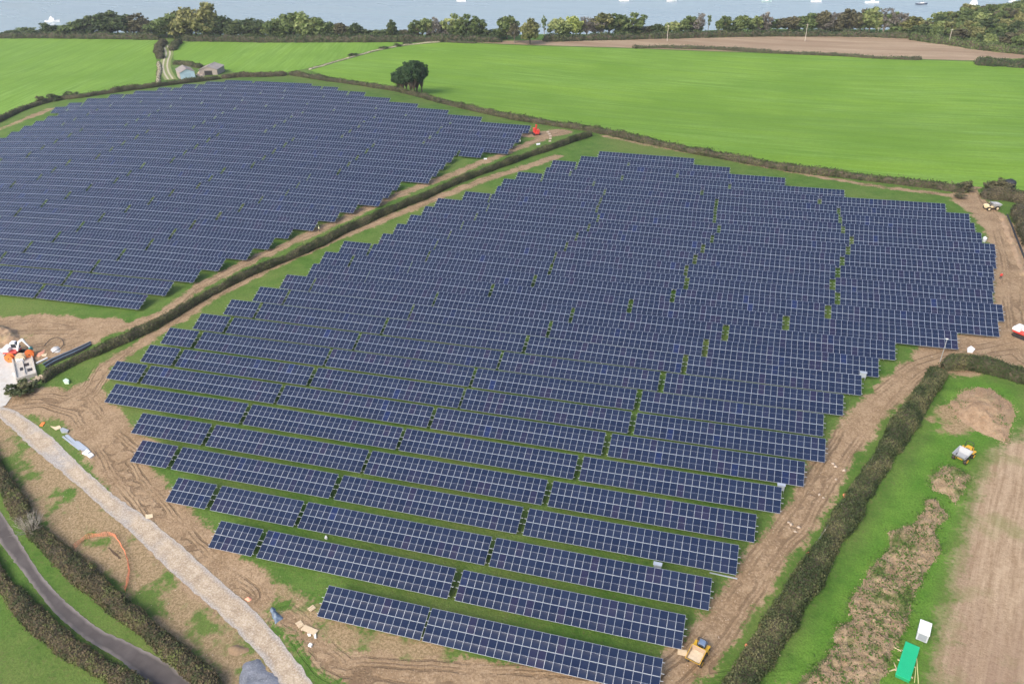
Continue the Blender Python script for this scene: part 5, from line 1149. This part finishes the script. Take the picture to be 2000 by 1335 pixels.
# --- boats
def boat(px, label, L, hullm, kind="yacht", az=0.3, group=None):
    p = hit(px[0], px[1], lambda u, v: np.asarray(u)*0+SEA); e = empty("boat", (p[0], p[1], SEA), az); tag(e, label, "boat", group)
    ns = 9; V = []; W = L*.3
    for i in range(ns):
        t = i/(ns-1); x = (t-.5)*L; w = W/2*(math.sin(math.pi*min(1, .30+t*.70))**.7 if t < 1 else .02)*(1 if t < .6 else (1-(t-.6)/.4)**.6+.02); sh = .11*L*(1+.5*(t-.4)**2)
        V += [(x, -w, sh), (x, -w*.75, -.02*L), (x, 0, -.05*L), (x, w*.75, -.02*L), (x, w, sh)]
    Fs = [(i*5+k, (i+1)*5+k, (i+1)*5+k+1, i*5+k+1) for i in range(ns-1) for k in range(4)]
    MB().add(V, Fs+[(0,1,2,3,4)]).build("hull", hullm, e)
    MB().add(V, [(i*5, i*5+4, (i+1)*5+4, (i+1)*5) for i in range(ns-1)]).build("deck", M_WHITE, e)
    if kind == "motor":
        MB().box(-.2*L, .18*L, -W*.33, W*.33, .10*L, .27*L, taper=.04*L).build("cabin", M_CLEANW, e); MB().box(-.1*L, .06*L, -W*.22, W*.22, .27*L, .36*L, taper=.03*L).build("flybridge", M_CLEANW, e); MB().tube([(-.02*L,0,.36*L),(-.02*L,0,.55*L)], .04, 6).build("mast", M_WHITE, e)
    else:
        MB().box(-.12*L, .18*L, -W*.26, W*.26, .10*L, .17*L, taper=.03*L).build("coachroof", M_WHITE, e); MB().tube([(.08*L,0,.1*L),(.08*L,0,1.25*L)], .07, 6).build("mast", M_ALU, e); MB().tube([(.08*L,0,.24*L),(-.32*L,0,.24*L)], .09, 6).build("boom", M_NAVY if kind != "sail" else M_ALU, e)
        if kind == "sail":
            MB().add([(.06*L,0,.26*L),(-.34*L,.05*L,.27*L),(.06*L,0,1.2*L),(.06*L,.03,.26*L),(-.34*L,.05*L+.03,.27*L),(.06*L,.03,1.2*L)], [(0,1,2),(5,4,3),(0,3,4,1),(1,4,5,2),(2,5,3,0)]).build("mainsail", M_SAIL, e)
            MB().add([(.1*L,0,1.1*L),(.48*L,0,.15*L),(.12*L,.06*L,.2*L),(.1*L,.03,1.1*L),(.48*L,.03,.15*L),(.12*L,.06*L+.03,.2*L)], [(0,1,2),(5,4,3),(0,3,4,1),(1,4,5,2),(2,5,3,0)]).build("jib", M_SAIL, e)
boat((103,43), "white motor cruiser off the western shoreline trees", 14, M_CLEANW, "motor", .4)
G_ = "yachts moored on the estuary"
for x, y in ((901,3),(1219,2),(1312,3),(1594,4)): boat((x, y), "white yacht moored out on the estuary", 10.5, M_CLEANW, az=random.uniform(-.2,.5), group=G_)
boat((1497,4), "moored yacht with greenish hull on the estuary", 10, simple("pale_green_hull", (.45,.60,.58), .4, 0, .05, 1), az=.2); boat((1703,6), "larger white yacht with long coachroof moored near the dark boat", 13, M_CLEANW, az=.1); boat((1800,9), "moored boat with dark blue hull near the headland", 11, M_NAVY, az=.3)
boat((1898,18), "white yacht under sail close to the wooded headland", 11, M_CLEANW, "sail", az=.35); boat((1979,4), "small white boat moored beyond the headland", 8.5, M_CLEANW, "motor", az=.2)
def buoy():
    p = hit(149, 44, lambda u, v: np.asarray(u)*0+SEA); e = empty("mooring_buoy", (p[0],p[1],SEA)); tag(e, "small white mooring buoy near the motor cruiser", "buoy"); MB().tube([(0,0,-.3),(0,0,.2),(0,0,.7),(0,0,1.0)], [.5,.9,.7,.2], 12).build("float", M_CLEANW, e); MB().tube([(0,0,1.0),(0,0,1.6)], .06, 6).build("ring_post", M_STEEL, e)
buoy()

# ------------------------------------------------------------------ thin sea haze over the whole place
def haze():
    x0, x1, y0, y1, z0, z1 = -760, 760, -200, 1600, SEA-30, CAM_Z+12
    o = MB().box(x0, x1, y0, y1, z0, z1).build("haze", [])
    m = bpy.data.materials.new("sea_haze"); m.use_nodes = True; nt = m.node_tree; nt.nodes.clear()
    v = nt.nodes.new("ShaderNodeVolumePrincipled"); v.inputs['Color'].default_value = (.86,.91,.97,1); v.inputs['Density'].default_value = 1.3e-4; v.inputs['Anisotropy'].default_value = .2
    out = nt.nodes.new("ShaderNodeOutputMaterial"); nt.links.new(v.outputs[0], out.inputs['Volume']); o.data.materials.append(m); tag(o, kind="stuff")
haze()
